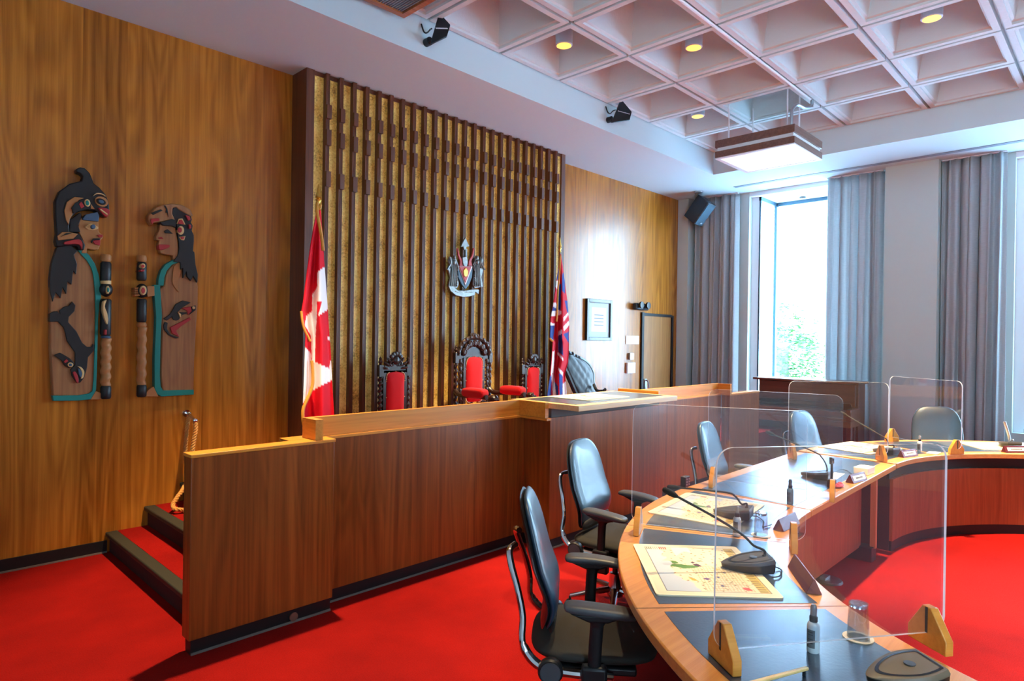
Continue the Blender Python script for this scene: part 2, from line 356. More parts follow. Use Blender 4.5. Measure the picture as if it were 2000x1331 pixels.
# windows: projecting glazed bays
def bay(n, x, sgn, ya, yb):
    xo = x+sgn*.80; f = NB(); lo, hi = .62, 4.13
    A = lambda p, q: (min(p, q), max(p, q))
    ys, ye = ya+.13, yb-.13
    for y in (ys, ye): bx(f, *A(xo-sgn*.05, xo+sgn*.02), y-.025, y+.025, lo, hi); bx(f, *A(x+sgn*.12, x+sgn*.16), y-.012, y+.012, lo, hi)
    for z0, z1 in ((lo, lo+.05), (hi-.06, hi)):
        bx(f, *A(xo-sgn*.035, xo+sgn*.015), ys, ye, z0, z1)
        for y in (ys, ye): bx(f, *A(x+sgn*.12, xo), y-.02, y+.02, z0, z1)
    w = struct('window_%d' % n, f, M_ALU)
    p = NB(); bx(p, *A(xo-sgn*.012, xo-sgn*.004), ys, ye, lo, hi); obj('pane', p, M_GLASS, w, smooth=0)
    for y in (ys, ye): p = NB(); bx(p, *A(x+sgn*.15, xo-sgn*.03), y-.004, y+.004, lo, hi); obj('pane', p, M_GLASS, w, smooth=0)
    s = NB(); bx(s, *A(x+sgn*.121, xo+sgn*.06), ya-.05, yb+.05, hi, hi+.3); bx(s, *A(x+sgn*.0, x+sgn*.1205), ya+.0005, yb-.0005, hi, ZS-.001); bx(s, *A(x+sgn*.121, xo+sgn*.06), ya-.05, yb+.05, lo-.2, lo)
    for y0, y1 in ((ya-.05, ys), (ye, yb+.05)): bx(s, *A(x+sgn*.121, x+sgn*.135), y0, y1, lo, hi)
    obj('surround', s, M_PALE, w, smooth=0)
k = 1
for a, c in OPEN:
    bay(k, XR, 1, a, c); k += 1
for a, c in OPENL:
    bay(k, XL, -1, a, c); k += 1
# door in the wood wall, right end
d = NB(); bx(d, 8.99, 9.86, YB-.006, YB+.05, .465, 2.135); door = struct('door_1', d, W_DOOR)
f = NB(); bx(f, 8.93, 8.99, YB-.03, YB+.05, .465, 2.19); bx(f, 9.87, 9.93, YB-.02, YB+.05, .465, 2.17); bx(f, 8.99, 9.87, YB-.02, YB+.05, 2.135, 2.18); obj('door_frame', f, M_BLACK, door)
h = NB(); bx(h, 9.02, 9.10, YB-.03, YB-.006, .92, 1.10); tube(h, smooth_path([(9.06, YB-.02, 1.08), (9.06, YB-.07, 1.06), (9.07, YB-.075, .95), (9.06, YB-.02, .90)]), .012); obj('door_handle', h, M_STEEL, door)
for z in (1.95, 1.1): h = NB(); cyl(h, (9.865, YB-.028, z-.06), (9.865, YB-.028, z+.06), .012); obj('hinge', h, M_BLKPL, door)
# raised floor of the dais
b = NB(); bx(b, 1.99, 7.7, 3.74, YB, 0, .465); bx(b, 7.7, 10.06, 3.74, YB, 0, .465); struct('floor_dais', b, M_CARPET)
st = thing('carpeted_steps', 'red carpeted steps with dark nosings climbing behind the wooden wing panel', 'steps', (1.42, 4.72, 0))
for i in range(3):
    x = 1.42+.27*i; z = .155*(i+1)
    b = NB(); bx(b, x+.055, x+.27+(.02 if i < 2 else .03), 3.74, YB-.002, z-.155, z); obj('tread', b, M_CARPET, st)
    b = NB(); bx(b, x, x+.054, 3.74, YB-.002, z-.155, z-.03); obj('riser', b, M_RISER, st)
    b = NB(); bx(b, x-.03, x+.054, 3.74, YB-.002, z-.03, z+.004); obj('nosing', b, M_RUBBER, st, bevel=.008)
# ------------------------------------------------------------------ outdoors
b = NB(); bx(b, 11.2, 120, -60, 60, -4.2, -4); struct('ground', b, mat('pale_bounce_ground', (236, 238, 240), .9))  # ground outside, made pale to throw daylight up onto the ceiling
bl = thing('office_building', 'pale office building far beyond the bay window', 'building', (46, 18, -4))
b = NB(); bx(b, 40, 52, 6, 34, -4, 7.2); obj('wall', b, mat('white_stone', (236, 234, 228), .8), bl)
b = NB(); bx(b, 39.6, 52.4, 5.6, 34.4, 7.2, 7.6); obj('roof', b, mat('grey_parapet', (190, 196, 200), .8), bl)
mw = mat('teal_window', (80, 104, 116), .3)
for i in range(6):
    for z in (1.2, 4.4): b = NB(); y = 10+i*3.6; bx(b, 39.93, 40.02, y, y+1.9, z, z+1.1); obj('window', b, mw, bl)
def leafy(bm, c, r, n, s):
    for _ in range(n):
        v = rng.normal(size=3); v /= np.linalg.norm(v); p = Vector(c)+Vector(v*np.array(r)*rng.uniform(.35, 1)**.6)
        q = Matrix.Rotation(rng.uniform(0, 6.28), 3, 'Z')@Matrix.Rotation(rng.uniform(-.9, .9), 3, 'X'); a = s*rng.uniform(.6, 1.2)
        vs = [bm.verts.new(p+q@Vector(t)) for t in ((-a, 0, 0), (0, -a*.5, .03), (a, 0, 0), (0, a*.5, .03))]; bm.faces.new(vs)
tc_ = PX(1535, 690, 17.5)
tr = thing('tree', 'leafy green tree outside the bay window', 'tree', (tc_.x, tc_.y, -4))
b = NB(); tube(b, smooth_path([(tc_.x, tc_.y, -4), (tc_.x+.05, tc_.y, -2), (tc_.x, tc_.y+.1, 1.6)]), [.16+.0*i for i in range(17)], 10); obj('trunk', b, mat('bark', (90, 76, 62), .9), tr)
b = NB()
for dy, dz, r, n in ((0, 0, 1.0, 700), (.5, -.6, 1.0, 600), (-.7, -.9, .9, 500), (.1, .9, .6, 220), (-.3, .2, 1.2, 250), (.9, .5, .8, 200)): leafy(b, (tc_.x, tc_.y+dy, tc_.z+dz), (r, r, r*.75), n, .07)
obj('crown', b, mat('leaf_green', (46, 84, 14), .6), tr, smooth=0, recalc=False)
# ------------------------------------------------------------------ light: the sky through the bays, the room's own lamps, and added fill spots
w = bpy.data.worlds.new('sky'); SC.world = w; w.use_nodes = True; nt = w.node_tree; bg = nt.nodes['Background']
tc = N(nt, 'ShaderNodeTexCoord'); sx = N(nt, 'ShaderNodeSeparateXYZ'); L(nt, tc.outputs['Generated'], sx.inputs[0])
cr = N(nt, 'ShaderNodeValToRGB'); L(nt, sx.outputs['Z'], cr.inputs[0]); e = cr.color_ramp.elements
e[0].position = 0.0; e[0].color = (.58, .82, 1, 1); e[1].position = .7; e[1].color = (.30, .62, 1, 1)
L(nt, cr.outputs[0], bg.inputs[0]); bg.inputs[1].default_value = SKY = 21.0
def portal(x, ya, yb, sgn):
    l = bpy.data.lights.new('window_daylight', 'AREA'); l.shape = 'RECTANGLE'; l.size = 3.5; l.size_y = yb-ya; l.cycles.is_portal = True
    o = bpy.data.objects.new('window_daylight', l); COL.objects.link(o); o.location = (x+sgn*.13, (ya+yb)/2, 2.38); o.rotation_euler = (0, sgn*PI/2, 0)
for a, c in OPEN: portal(XR, a, c, 1)
for a, c in OPENL: portal(XL, a, c, -1)
M_LAMP = mat('warm_lens', (255, 214, 110), .5, emit=(255, 196, 78), estr=.9)
def downlight(x, y, label=None, e=1150, vis=True, proto=[None]):
    if vis:
        if proto[0] is None:
            t = thing('downlight', label, 'ceiling light', (0, 0, 0), group='cylinder downlights in the coffers')
            b = NB(); lathe(b, [(.078, 0), (.084, .004), (.084, .33), (.05, .33)], n=28); obj('can', b, mat('light_grey_can', (178, 180, 184), .45), t)
            b = NB(); lathe(b, [(.001, -.002), (.072, -.002), (.072, .012), (.001, .012)], n=24); obj('lens', b, M_LAMP, t); proto[0] = t; t.location = (x, y, 4.61)
        else: dup(proto[0], (x, y, 4.61), 0, label)
    l = bpy.data.lights.new('downlight_or_fill_beam', 'SPOT'); l.energy = e; l.color = (1.0, .74, .42); l.spot_size = math.radians(56); l.spot_blend = .6; l.shadow_soft_size = .06
    o = bpy.data.objects.new('downlight_or_fill_beam', l); COL.objects.link(o); o.location = (x, y, 4.58)
cx = lambda j: GX0+(j+.5)*GSX
cy = lambda i: GY0-(i+.5)*GSY
downlight(cx(1), cy(0), 'cylinder downlight between the two black antenna paddles, its whole can showing')
downlight(cx(2), cy(1), 'cylinder downlight above and behind the second antenna paddle')
downlight(cx(3), cy(3), 'cylinder downlight highest and nearest, upper right of the ceiling', 2400)
downlight(cx(4), cy(0), 'small far cylinder downlight beside the hanging wood-trimmed box')
downlight(cx(-2), cy(0), vis=False)
for j, i, e_ in ((-2, 3, 240), (0, 3, 900), (0, 6, 2000), (3, 6, 2000)): downlight(cx(j), cy(i), vis=False, e=e_)  # added fill spots out of view, not lamps known in the ceiling
# ------------------------------------------------------------------ gold slat panel on the wall
YP = 5.48
sp = thing('slat_panel', 'tall gold wall panel with dark wooden slats behind the carved chairs', 'wall panel', (4.75, YB, .465))
b = NB(); bx(b, 2.97, 6.55, YP+.045, YB, .465, ZS-.002); obj('gold_backing', b, M_GOLD, sp)
b = NB(); bx(b, 2.89, 2.97, YP+.02, YB, .465, ZS-.002); obj('frame_board', b, W_DARK, sp)
b = NB(); bx(b, 6.55, 6.625, YP+.02, YB, .465, ZS-.002); obj('frame_board', b, W_DARK, sp)
b = NB(); bx(b, 2.97, 6.55, YP+.035, YP+.045, ZS-.04, ZS-.002); obj('top_fillet', b, W_DARK, sp)
M_INLAY = mat('pale_inlay', (150, 122, 104), .35, .2)
def slat_mesh():
    b = NB(); bx(b, -.020, .017, -.012, .04, 0, 3.69); bx(b, -.006, -.001, -.0145, -.012, .0, 3.69); bx(b, .010, .017, -.0155, -.012, 0, 3.69)
    return b
sl0 = None
for i in range(24):
    x = 3.095+i*(6.412-3.095)/23
    if sl0 is None:
        sl0 = obj('slat', slat_mesh(), W_DARK, sp, rel=False); sl0.location = (x-4.75, YP-YB+.005, .04)
        for z0, z1 in ((3.765, 3.893), (3.515, 3.66), (3.127, 3.27)):
            b = NB(); bx(b, -.025, .022, -.045, -.0125, z0-.505, z1-.505); obj('raised_block', b, W_DARK, sl0, rel=False)
    else:
        c = sl0.copy(); COL.objects.link(c); c.parent = sp; c.location = (x-4.75, YP-YB+.005, .04)
        for ch in children(sl0): q = ch.copy(); COL.objects.link(q); q.parent = c
# ------------------------------------------------------------------ dais front
W_CAP = W_OAKX
wp = thing('wing_partition', 'lower wooden wing panel at the left end, in front of the steps', 'partition', (1.68, 3.63, 0))
b = NB(); bx(b, 1.256, 2.105, 3.585, 3.690, .085, 1.062); obj('panel', b, W_DAIS, wp, bevel=.003)
b = NB(); bx(b, 1.252, 2.109, 3.577, 3.694, 1.062, 1.08); obj('cap', b, W_OAKX, wp, bevel=.002)
b = NB(); bx(b, 1.272, 2.10, 3.605, 3.68, 0, .085); obj('kick_board', b, M_BLACK, wp)
b = NB(); bx(b, 1.272, 2.10, 3.596, 3.6045, 0, .012); obj('edge_strip', b, M_STRIP, wp)
p = PY(573, 1205, 3.600); b = NB(); lathe(b, [(.012, 0), (.026, 0), (.026, .008), (.012, .01)], M=Matrix.Rotation(PI/2, 3, 'X'), c=p); obj('socket_ring', b, mat('dull_bronze', (132, 96, 78), .4, .5), wp)
def front(name, label, x0, x1, y=3.705, right=False):
    t = thing(name, label, 'counter', ((x0+x1)/2, y, 0))
    b = NB(); bx(b, x0, x1, y, y+.03, .085, 1.062); obj('panel', b, W_DAIS, t)
    b = NB(); bx(b, x0, x1, y+.006, y+.03, 0, .085); obj('kick_board', b, M_BLACK, t)
    b = NB(); bx(b, x0, x1, y-.002, y+.006, 0, .012); obj('edge_strip', b, M_STRIP, t)
    return t
df = front('dais_front', 'long wooden front of the dais with light oak rail, left of the central desk', 2.11, 3.9656)
b = NB(); bx(b, 1.86, 3.964, 3.696, 3.83, 1.0625, 1.08); obj('ledge', b, W_OAKX, df)
b = NB(); bx(b, 1.98, 3.93, 3.722, 3.762, 1.081, 1.206); bx(b, 3.925, 3.964, 3.43, 3.762, 1.081, 1.206); obj('rail', b, W_OAKX, df)
b = NB(); bx(b, 1.98, 2.032, 3.595, 3.7215, 1.081, 1.206); obj('rail_end', b, W_OAKY, df)
b = NB(); bx(b, 3.91, 3.964, 3.40, 3.696, 1.0625, 1.08); obj('ledge_return', b, W_OAKY, df)
dr = front('dais_front', 'far wooden front of the dais with oak rail, right of the central desk', 5.712, 7.56)
b = NB(); bx(b, 5.712, 7.56, 3.696, 3.83, 1.0625, 1.08); obj('ledge', b, W_OAKX, dr)
b = NB(); bx(b, 5.75, 7.52, 3.722, 3.762, 1.081, 1.206); obj('rail', b, W_OAKX, dr)
b = NB(); bx(b, 7.52, 7.56, 3.565, 3.762, 1.081, 1.206); obj('rail_end', b, W_OAKY, dr)
wr = thing('wing_partition', 'wooden wing panel at the far right end of the dais, near the piano', 'partition', (8.0, 3.63, 0))
b = NB(); bx(b, 7.565, 8.43, 3.59, 3.695, .085, 1.062); obj('panel', b, W_DAIS, wr)
b = NB(); bx(b, 7.561, 8.434, 3.583, 3.694, 1.062, 1.08); obj('cap', b, W_OAKX, wr)
b = NB(); bx(b, 7.57, 8.42, 3.605, 3.68, 0, .085); obj('kick_board', b, M_BLACK, wr)
cd = thing('central_desk', 'projecting central desk of the dais with black leather top', 'desk', (4.84, 3.5, 0))
b = NB(); bx(b, 3.966, 5.71, 3.41, 3.7045, .085, 1.08); obj('panel', b, W_DAIS, cd)
b = NB(); bx(b, 3.967, 5.70, 3.425, 3.7045, 0, .085); obj('kick_board', b, M_BLACK, cd)
b = NB(); bx(b, 3.972, 5.70, 3.415, 3.424, 0, .012); obj('edge_strip', b, M_STRIP, cd)
b = NB(); bx(b, 4.0, 5.66, 3.43, 3.84, 1.08, 1.155); obj('recess', b, mat('shadow_grey_panel', (72, 70, 70), .6), cd)
b = NB(); bx(b, 3.985, 5.50, 3.135, 3.88, 1.156, 1.20); obj('desk_top', b, wood('pale_oak_slab', (196, 148, 92), (226, 188, 140), 'x', 1.5, .36, contrast=.8), cd, bevel=.002)
b = NB(); bx(b, 4.06, 5.44, 3.22, 3.81, 1.2, 1.2025); obj('leather_inset', b, M_INSET, cd)
b = NB(); bx(b, 5.66, 5.70, 3.44, 3.93, 1.156, 1.215); obj('side_rail', b, W_OAKY, cd)
b = NB(); ball(b, (4.62, 3.425, 1.125), .008); obj('screw', b, M_BLKPL, cd)
ob = thing('outlet_box', 'small black outlet box on the dais panel behind the second chair', 'outlet', (5.28, 3.41, .2))
pb = PY(1335, 940, 3.40); ob.location = (pb.x, 3.41, pb.z)
b = NB(); bx(b, pb.x-.05, pb.x+.05, 3.35, 3.4095, pb.z-.055, pb.z+.055); obj('body', b, M_BLKPL, ob, bevel=.006)
for dx in (-.022, .022):
    b = NB()
    for dz in (-.028, .0, .028): bx(b, pb.x+dx-.008, pb.x+dx+.008, 3.346, 3.35, pb.z+dz-.008, pb.z+dz+.008)
    obj('socket', b, M_STEEL, ob)
# ------------------------------------------------------------------ rope handrail
rp = thing('rope_handrail', 'tan twisted rope hanging from a chrome bracket by the steps', 'rope', (1.98, 5.72, 1.0))
A = PY(369, 809, 5.70); Bp = PY(381, 822, 5.45)
b = NB(); tube(b, smooth_path([A+Vector((0, .07, 0)), A, (A+Bp)/2, Bp]), .012); ball(b, A, .02); ball(b, Bp, .02); cyl(b, A+Vector((0, .05, 0)), A+Vector((0, .074, 0)), .03); obj('bracket', b, M_CHROME, rp)
def rope(path, r=.017):
    path = smooth_path(path, 12); bm = NB()
    s = [0]
    for i in range(1, len(path)): s.append(s[-1]+(path[i]-path[i-1]).length)
    dense = []; n = int(s[-1]/.008)
    k = 0
    for i in range(n+1):
        t = s[-1]*i/n
        while k < len(s)-2 and s[k+1] < t: k += 1
        dense.append((path[k].lerp(path[k+1], (t-s[k])/max(1e-6, s[k+1]-s[k])), t))
    for ph in range(3):
        pts = []; x = None
        for i, (p, t) in enumerate(dense):
            d = (dense[min(i+1, n)][0]-dense[max(i-1, 0)][0]).normalized()
            if x is None: x, y = frame_at(d)
            else: x = (x-d*x.dot(d)).normalized(); y = d.cross(x)
            a = t/.07*2*PI+ph*2*PI/3; pts.append(p+(x*math.cos(a)+y*math.sin(a))*r*.52)
        tube(bm, pts, r*.56, 6)
    return bm
q1 = PY(338, 985, 5.45)
r_ = rope([A+Vector((0, 0, -.01)), PY(365, 840, 5.7), PY(362, 885, 5.7), PY(366, 930, 5.65), PY(358, 955, 5.5), PY(346, 972, 5.45), PY(338, 986, 5.42), PY(341, 994, 5.38), PY(350, 996, 5.36), PY(366, 994, 5.38), PY(376, 960, 5.42), PY(373, 910, 5.45), PY(377, 870, 5.45), PY(382, 840, 5.45), Bp+Vector((0, 0, -.01))])
obj('rope', r_, mat('tan_rope', (190, 132, 62), .8), rp)
# ------------------------------------------------------------------ carved red chairs
M_NAIL = mat('brass_nail', (214, 190, 140), .3, 1.0)
def twist(bm, p0, p1, r, turns, n=12, seg=60, amp=.34):
    p0, p1 = Vector(p0), Vector(p1); P = []
    for i in range(seg+1):
        t = i/seg; c = p0.lerp(p1, t); row = []
        for j in range(n):
            a = 2*PI*j/n; rr = r*(1+amp*math.cos(a-turns*2*PI*t)); row.append(c+Vector((math.cos(a)*rr, math.sin(a)*rr, 0)))
        P.append(row)
    V = quadgrid(bm, P, close_v=True); bm.faces.new(V[0][::-1]); bm.faces.new(V[-1])
def scroll(bm, c, r, sgn, a0=0, turns=1.3, th=.012, y=0.0):
    pts = []
    for i in range(22):
        t = i/21; a = math.radians(a0)+sgn*turns*2*PI*t; rr = r*(1-.75*t); pts.append(Vector((c[0]+rr*math.cos(a), c[1]+y, c[2]+rr*math.sin(a))))
    tube(bm, pts, [th*(1-.4*i/21) for i in range(22)], 8)
def carved_chair(label, x, y, w, hb, htop, pad, grand, arms):
    """x,y of the back's foot; faces -y; heights above the dais floor"""
    z0 = .465; t = thing('carved_chair', label, 'chair', (x, y, z0), group='carved red upholstered chairs on the dais')
    hw = w/2
    for s in (-1, 1):
        b = NB(); px = x+s*hw
        bx(b, px-.022, px+.022, y-.02, y+.025, z0, z0+.46)
        lathe(b, [(.02, 0), (.026, .02), (.018, .03)], (px, y, z0+.46)); twist(b, (px, y, z0+.49), (px, y, z0+hb-.12), .019, 7)
        bx(b, px-.024, px+.024, y-.024, y+.024, z0+hb-.12, z0+hb-.01)
        lathe(b, [(.02, 0), (.012, .012), (.022, .03), (.012, .05), (.016, .062), (.004, .08), (.002, .085)], (px, y, z0+hb-.01), 14); obj('back_post', b, W_CHAIR, t)
        b = NB(); lathe(b, [(.022, 0), (.03, .06), (.02, .1), (.028, .2), (.024, .40)], (px, y-.50, z0), 14); obj('front_leg', b, W_CHAIR, t)
    # crest
    b = NB(); zc = z0+hb-.06
    if grand:
        arch = [(x+math.cos(a)*hw*.92, y-.012, zc+.02+math.sin(a)*(htop-hb+.02)) for a in np.linspace(0, PI, 26)]
        tube(b, arch, .026, 10)
        prism(b, [(x-hw*.9, y-.006, zc-.05)]+[(q[0], y-.006, q[2]) for q in arch[::-1]]+[(x+hw*.9, y-.006, zc-.05)], (0, .016, 0))
        for k in range(7):
            a = PI*(k+.5)/7; c = (x+math.cos(a)*hw*.62, y-.02, zc+.03+math.sin(a)*(htop-hb)*.72); ball(b, c, (.034, .022, .045), 10); scroll(b, (c[0], y-.035, c[2]), .032, 1 if a < PI/2 else -1, 90, 1.2, .008)
        for k in range(11): a = PI*(k+.5)/11; ball(b, (x+math.cos(a)*hw*.94, y-.03, zc+.03+math.sin(a)*(htop-hb+.02)), (.02, .016, .02), 8)
        zt = z0+htop-.02
        bx(b, x-.06, x+.06, y-.025, y+.012, zt-.035, zt)
        for k in (-2, -1, 0, 1, 2): ball(b, (x+k*.026, y-.012, zt+.028-abs(k)*.006), (.013, .013, .032), 8)
        bx(b, x-hw, x+hw, y-.01, y+.015, zc-.06, zc+.02)
    else:
        prism(b, [(x-hw*.8, y-.012, zc-.06), (x+hw*.8, y-.012, zc-.06), (x+hw*.78, y-.012, zc+.03), (x+hw*.45, y-.012, zc+.09), (x+.05, y-.012, zc+.11), (x-.05, y-.012, zc+.11), (x-hw*.45, y-.012, zc+.09), (x-hw*.78, y-.012, zc+.03)], (0, .024, 0))
        for k in range(9):
            a = PI*(k+.5)/9; R = hw*.72; c = (x+math.cos(a)*R, y-.02, zc+.0+math.sin(a)*.12)
            m = Matrix.Rotation(-(a-PI/2), 3, 'Y'); ball(b, c, (.014, .014, .045), 8, M=m)
        for k in range(5): a = PI*(k+.5)/5; ball(b, (x+math.cos(a)*.055, y-.03, zc+.12+math.sin(a)*.04), (.026, .018, .026), 8)
        ball(b, (x, y-.03, z0+htop-.045), (.04, .026, .045), 10); scroll(b, (x-.045, y-.03, zc+.06), .035, 1, 0, 1.2, .009); scroll(b, (x+.045, y-.03, zc+.06), .035, -1, 180, 1.2, .009)
    obj('crest', b, W_CHAIR, t)
    pw, pz0, pz1 = pad; b = NB()
    for s in (-1, 1):
        bx(b, x+s*(pw+.018)-.016, x+s*(pw+.018)+.016, y-.022, y+.012, z0+.42, z0+pz1+.01)
        if grand:
            for k in range(6): zz = z0+.56+k*(pz1-.56)/6; scroll(b, (x+s*(pw+.07), y-.01, zz), .04, s*(1 if k % 2 else -1), 90*k, 1.1, .010); ball(b, (x+s*(pw+.075), y-.018, zz+.05), (.02, .014, .03), 8)
    bx(b, x-hw, x+hw, y-.02, y+.02, z0+.40, z0+.46); bx(b, x-pw-.03, x+pw+.03, y-.012, y+.012, z0+pz1, z0+pz1+.03)
    obj('back_frame', b, W_CHAIR, t)
    b = NB(); hgt = (pz1-pz0)/2
    def out(a, s):
        u, v = superell(a, pw, hgt, 7.0 if grand else 12.0)
        if v > 0: v += .02*(1-(u/pw)**2)
        return u*s, v*s
    pillow(b, out, lambda u, v: ((x+u, y-.018, z0+(pz0+pz1)/2+v), (0, -1, 0)), .07, 6, .6); obj('back_pad', b, M_RED, t)
    b = NB(); n = 64
    for k in range(n):
        u, v = out(2*PI*k/n, 1.0); ball(b, (x+u*1.03, y-.026, z0+(pz0+pz1)/2+v*1.01), .0065, 6)
    o = obj('nail_heads', b, M_NAIL, t); o['kind'] = 'stuff'
    b = NB(); pillow(b, lambda a, s: tuple(q*s for q in superell(a, hw, .25, 6)), lambda u, v: ((x+u, y-.27+v, z0+.43), (0, 0, 1)), .12, 5, .5); obj('seat', b, M_RED, t)
    b = NB(); bx(b, x-hw, x+hw, y-.52, y-.02, z0+.30, z0+.39); obj('seat_rail', b, W_CHAIR, t)
    if arms:
        for s in (-1, 1):
            ax = x+s*(hw+.01); za = z0+.665
            b = NB(); tube(b, smooth_path([(ax-s*.01, y, za+.03), (ax, y-.08, za-.01), (ax+s*.02, y-.30, za), (ax+s*.02, y-.52, za-.005)]), .026); lathe(b, [(.02, 0), (.03, .05), (.018, .1), (.026, .22)], (ax+s*.02, y-.50, z0+.40), 12)
            ball(b, (ax+s*.02, y-.60, za-.008), (.038, .055, .036), 10); scroll(b, (ax+s*.02, y-.645, za-.01), .03, s, 90, 1.2, .010)
            for k in range(4): ball(b, (ax+s*.02+(k-1.5)*.017, y-.652, za-.018), (.009, .02, .016), 6)
            obj('arm', b, W_CHAIR, t)
            b = NB(); pillow(b, lambda a, q: tuple(c*q for c in superell(a, .055, .165, 7)), lambda u, v: ((ax+s*.02+u, y-.34+v, za+.030), (0, 0, 1)), .10, 6, .3); obj('arm_pad', b, M_RED, t)
    return t
carved_chair('tall carved throne with red back, arched crest and padded arms', 4.755, 5.22, .50, 1.11, 1.285, (.122, .56, 1.035), True, True)
carved_chair('carved side chair with red back, behind the rail left of the throne', 3.71, 5.22, .325, .995, 1.075, (.105, .44, .90), False, False)
carved_chair('carved side chair with red back, between the throne and the second flag', 5.715, 5.22, .34, .965, 1.055, (.104, .44, .905), False, False)
# tufted black chair
t = thing('tufted_chair', 'black button-tufted chair with carved frame beside the second flag', 'chair', (6.72, 5.05, .465))
yb = 5.28
oc = [(1113, 694), (1122, 690), (1134, 697), (1148, 704), (1158, 714), (1163, 730), (1161, 748), (1162, 764), (1150, 800), (1135, 800), (1124, 765), (1116, 735), (1110, 712)]
ow = [PY(u, v, yb) for u, v in oc]; cen = sum(ow, Vector())/len(ow)
ow = [p+Vector((0, (p.z-1.0)*.22, 0)) for p in ow]
b = NB(); sm = smooth_path(ow+[ow[0]], 5); tube(b, sm, .034, 8, cap=False)
for u, v in ((1116, 691), (1122, 690), (1129, 692), (1135, 697), (1140, 700)): q = PY(u, v, yb); ball(b, q+Vector((0, (q.z-1)*.22-.02, 0)), (.03, .025, .03), 8)
obj('back_frame', b, mat('ebonised_frame', (26, 26, 30), .3), t)
b = NB(); P = []
nu, nv = 26, 34
def inside_col(s):
    zt = max(p.z for p in ow)-.02; zb = .62; z = zb+(zt-zb)*s
    xs = []
    for i in range(len(sm)-1):
        a, c = sm[i], sm[i+1]
        if (a.z-z)*(c.z-z) <= 0 and abs(a.z-c.z) > 1e-6: xs.append(a.x+(c.x-a.x)*(z-a.z)/(c.z-a.z))
    return z, (min(xs) if xs else cen.x-.02), (max(xs) if xs else cen.x+.02)
for i in range(nv+1):
    z, xa, xb = inside_col(min(.995, i/nv)); row = []
    for j in range(nu+1):
        s = j/nu; x = xa+(xb-xa)*s; e = math.sin(PI*s)**.4
        tf = abs(math.sin((x*7.5+z*6)*PI))**.5*abs(math.sin((x*7.5-z*6)*PI))**.5
        row.append((x, yb+(z-1.0)*.22-.02-.045*e*(.72+.28*tf), z))
    P.append(row)
quadgrid(b, P); obj('tufted_back', b, mat('black_tufted_leather', (26, 29, 36), .42), t, smooth=80)
b = NB(); pillow(b, lambda a, s: tuple(q*s for q in superell(a, .27, .26, 5)), lambda u, v: ((6.72+u, 4.98+v, .465+.42), (0, 0, 1)), .12, 5, .5); obj('seat', b, M_LEATHER, t)
for s, yy in ((-1, 4.78), (1, 4.78), (-1, 5.2), (1, 5.2)): b = NB(); lathe(b, [(.018, 0), (.03, .2), (.026, .38)], (6.72+s*.22, yy, .465), 12); obj('leg', b, W_CHAIR, t)
b = NB(); ar = [PY(1160, 752, 5.22), PY(1166, 763, 5.12), PY(1178, 764, 5.02), PY(1182, 761, 4.96)]; tube(b, smooth_path(ar), .02); obj('arm', b, mat('ebonised_arm', (26, 26, 30), .3), t)
# ------------------------------------------------------------------ carved relief figures on the wood wall
C_BLK = mat('carving_black', (20, 21, 24), .45, var=.2); C_RED = mat('carving_red', (160, 32, 36), .5); C_TEAL = mat('carving_teal', (8, 122, 112), .5)
C_CREAM = mat('carving_cream', (206, 168, 112), .55); C_BLUE = mat('carving_blue', (58, 82, 104), .45); C_PALE = mat('carving_pale_cedar', (166, 108, 58), .55)
def poly3(pts, o, s, y):
    return [PY(o[0]+a*s, o[1]+c*s, y) for a, c in pts]
def relief(bm, pts, o, s, y, th, rnd=True):
    w = poly3(pts, o, s, y)
    if rnd and len(w) > 4:
        w = smooth_path(w+[w[0]], 3)[:-1]
        # drop duplicates
        w = [p for i, p in enumerate(w) if (p-w[i-1]).length > 1e-4]
    prism(bm, w, (0, th, 0))
def oval(cx_, cy_, rx, ry, n=16, rot=0):
    r = math.radians(rot); return [(cx_+rx*math.cos(2*PI*i/n)*math.cos(r)-ry*math.sin(2*PI*i/n)*math.sin(r), cy_+rx*math.cos(2*PI*i/n)*math.sin(r)+ry*math.sin(2*PI*i/n)*math.cos(r)) for i in range(n)]
Yb = YB-.05
class Rel:
    def __init__(s, t): s.t = t
    def __call__(s, name, m, polys, o, sc, lev, rnd=True, bev=.003):
        b = NB()
        for p in polys: relief(b, p, o, sc, Yb-.009*lev, (YB-.001-(Yb-.009*lev)), rnd)
        return obj(name, b, m, s.t, bevel=bev, smooth=50)
LH, LB, RH, RB = ((80, 310), .18775), ((80, 550), .18775), ((250, 380), .1652), ((250, 560), .1728)
def conv(p, a, b):  # crop a -> crop b
    return [((a[0][0]+x*a[1]-b[0][0])/b[1], (a[0][1]+y*a[1]-b[0][1])/b[1]) for x, y in p]
b0 = PY(145, 783, YB)
t = thing('hanging_carved_figure', 'left carved wooden figure with orca headdress and orca on the robe', 'wall carving', (b0.x, YB, b0.z), group='carved figures on the wood wall'); R = Rel(t)
up = [(570, 1331), (555, 1180), (500, 1060), (440, 990), (380, 955), (250, 930), (150, 1000), (95, 1250)]
R('robe', W_CARVE, [conv(up, LH, LH)+conv([(88, 0), (88, 400), (90, 700), (105, 1000), (118, 1200), (520, 1200), (562, 1100), (575, 700), (575, 300)], LB, LH)], *LH, 0, False, .012)
R('robe_trim', C_TEAL, [[(385, 950), (440, 955), (500, 1000), (560, 1090), (600, 1200), (625, 1331), (625, 1400), (626, 1450), (610, 1500), (596, 1680), (592, 1840), (584, 2180), (575, 2400), (560, 2470), (530, 2505), (390, 2520), (130, 2523), (118, 2468), (390, 2464), (500, 2445), (535, 2420), (548, 2280), (560, 1880), (568, 1580), (563, 1400), (556, 1320), (545, 1220), (525, 1140), (478, 1060), (420, 1000)]], *LH, 1.2, False)
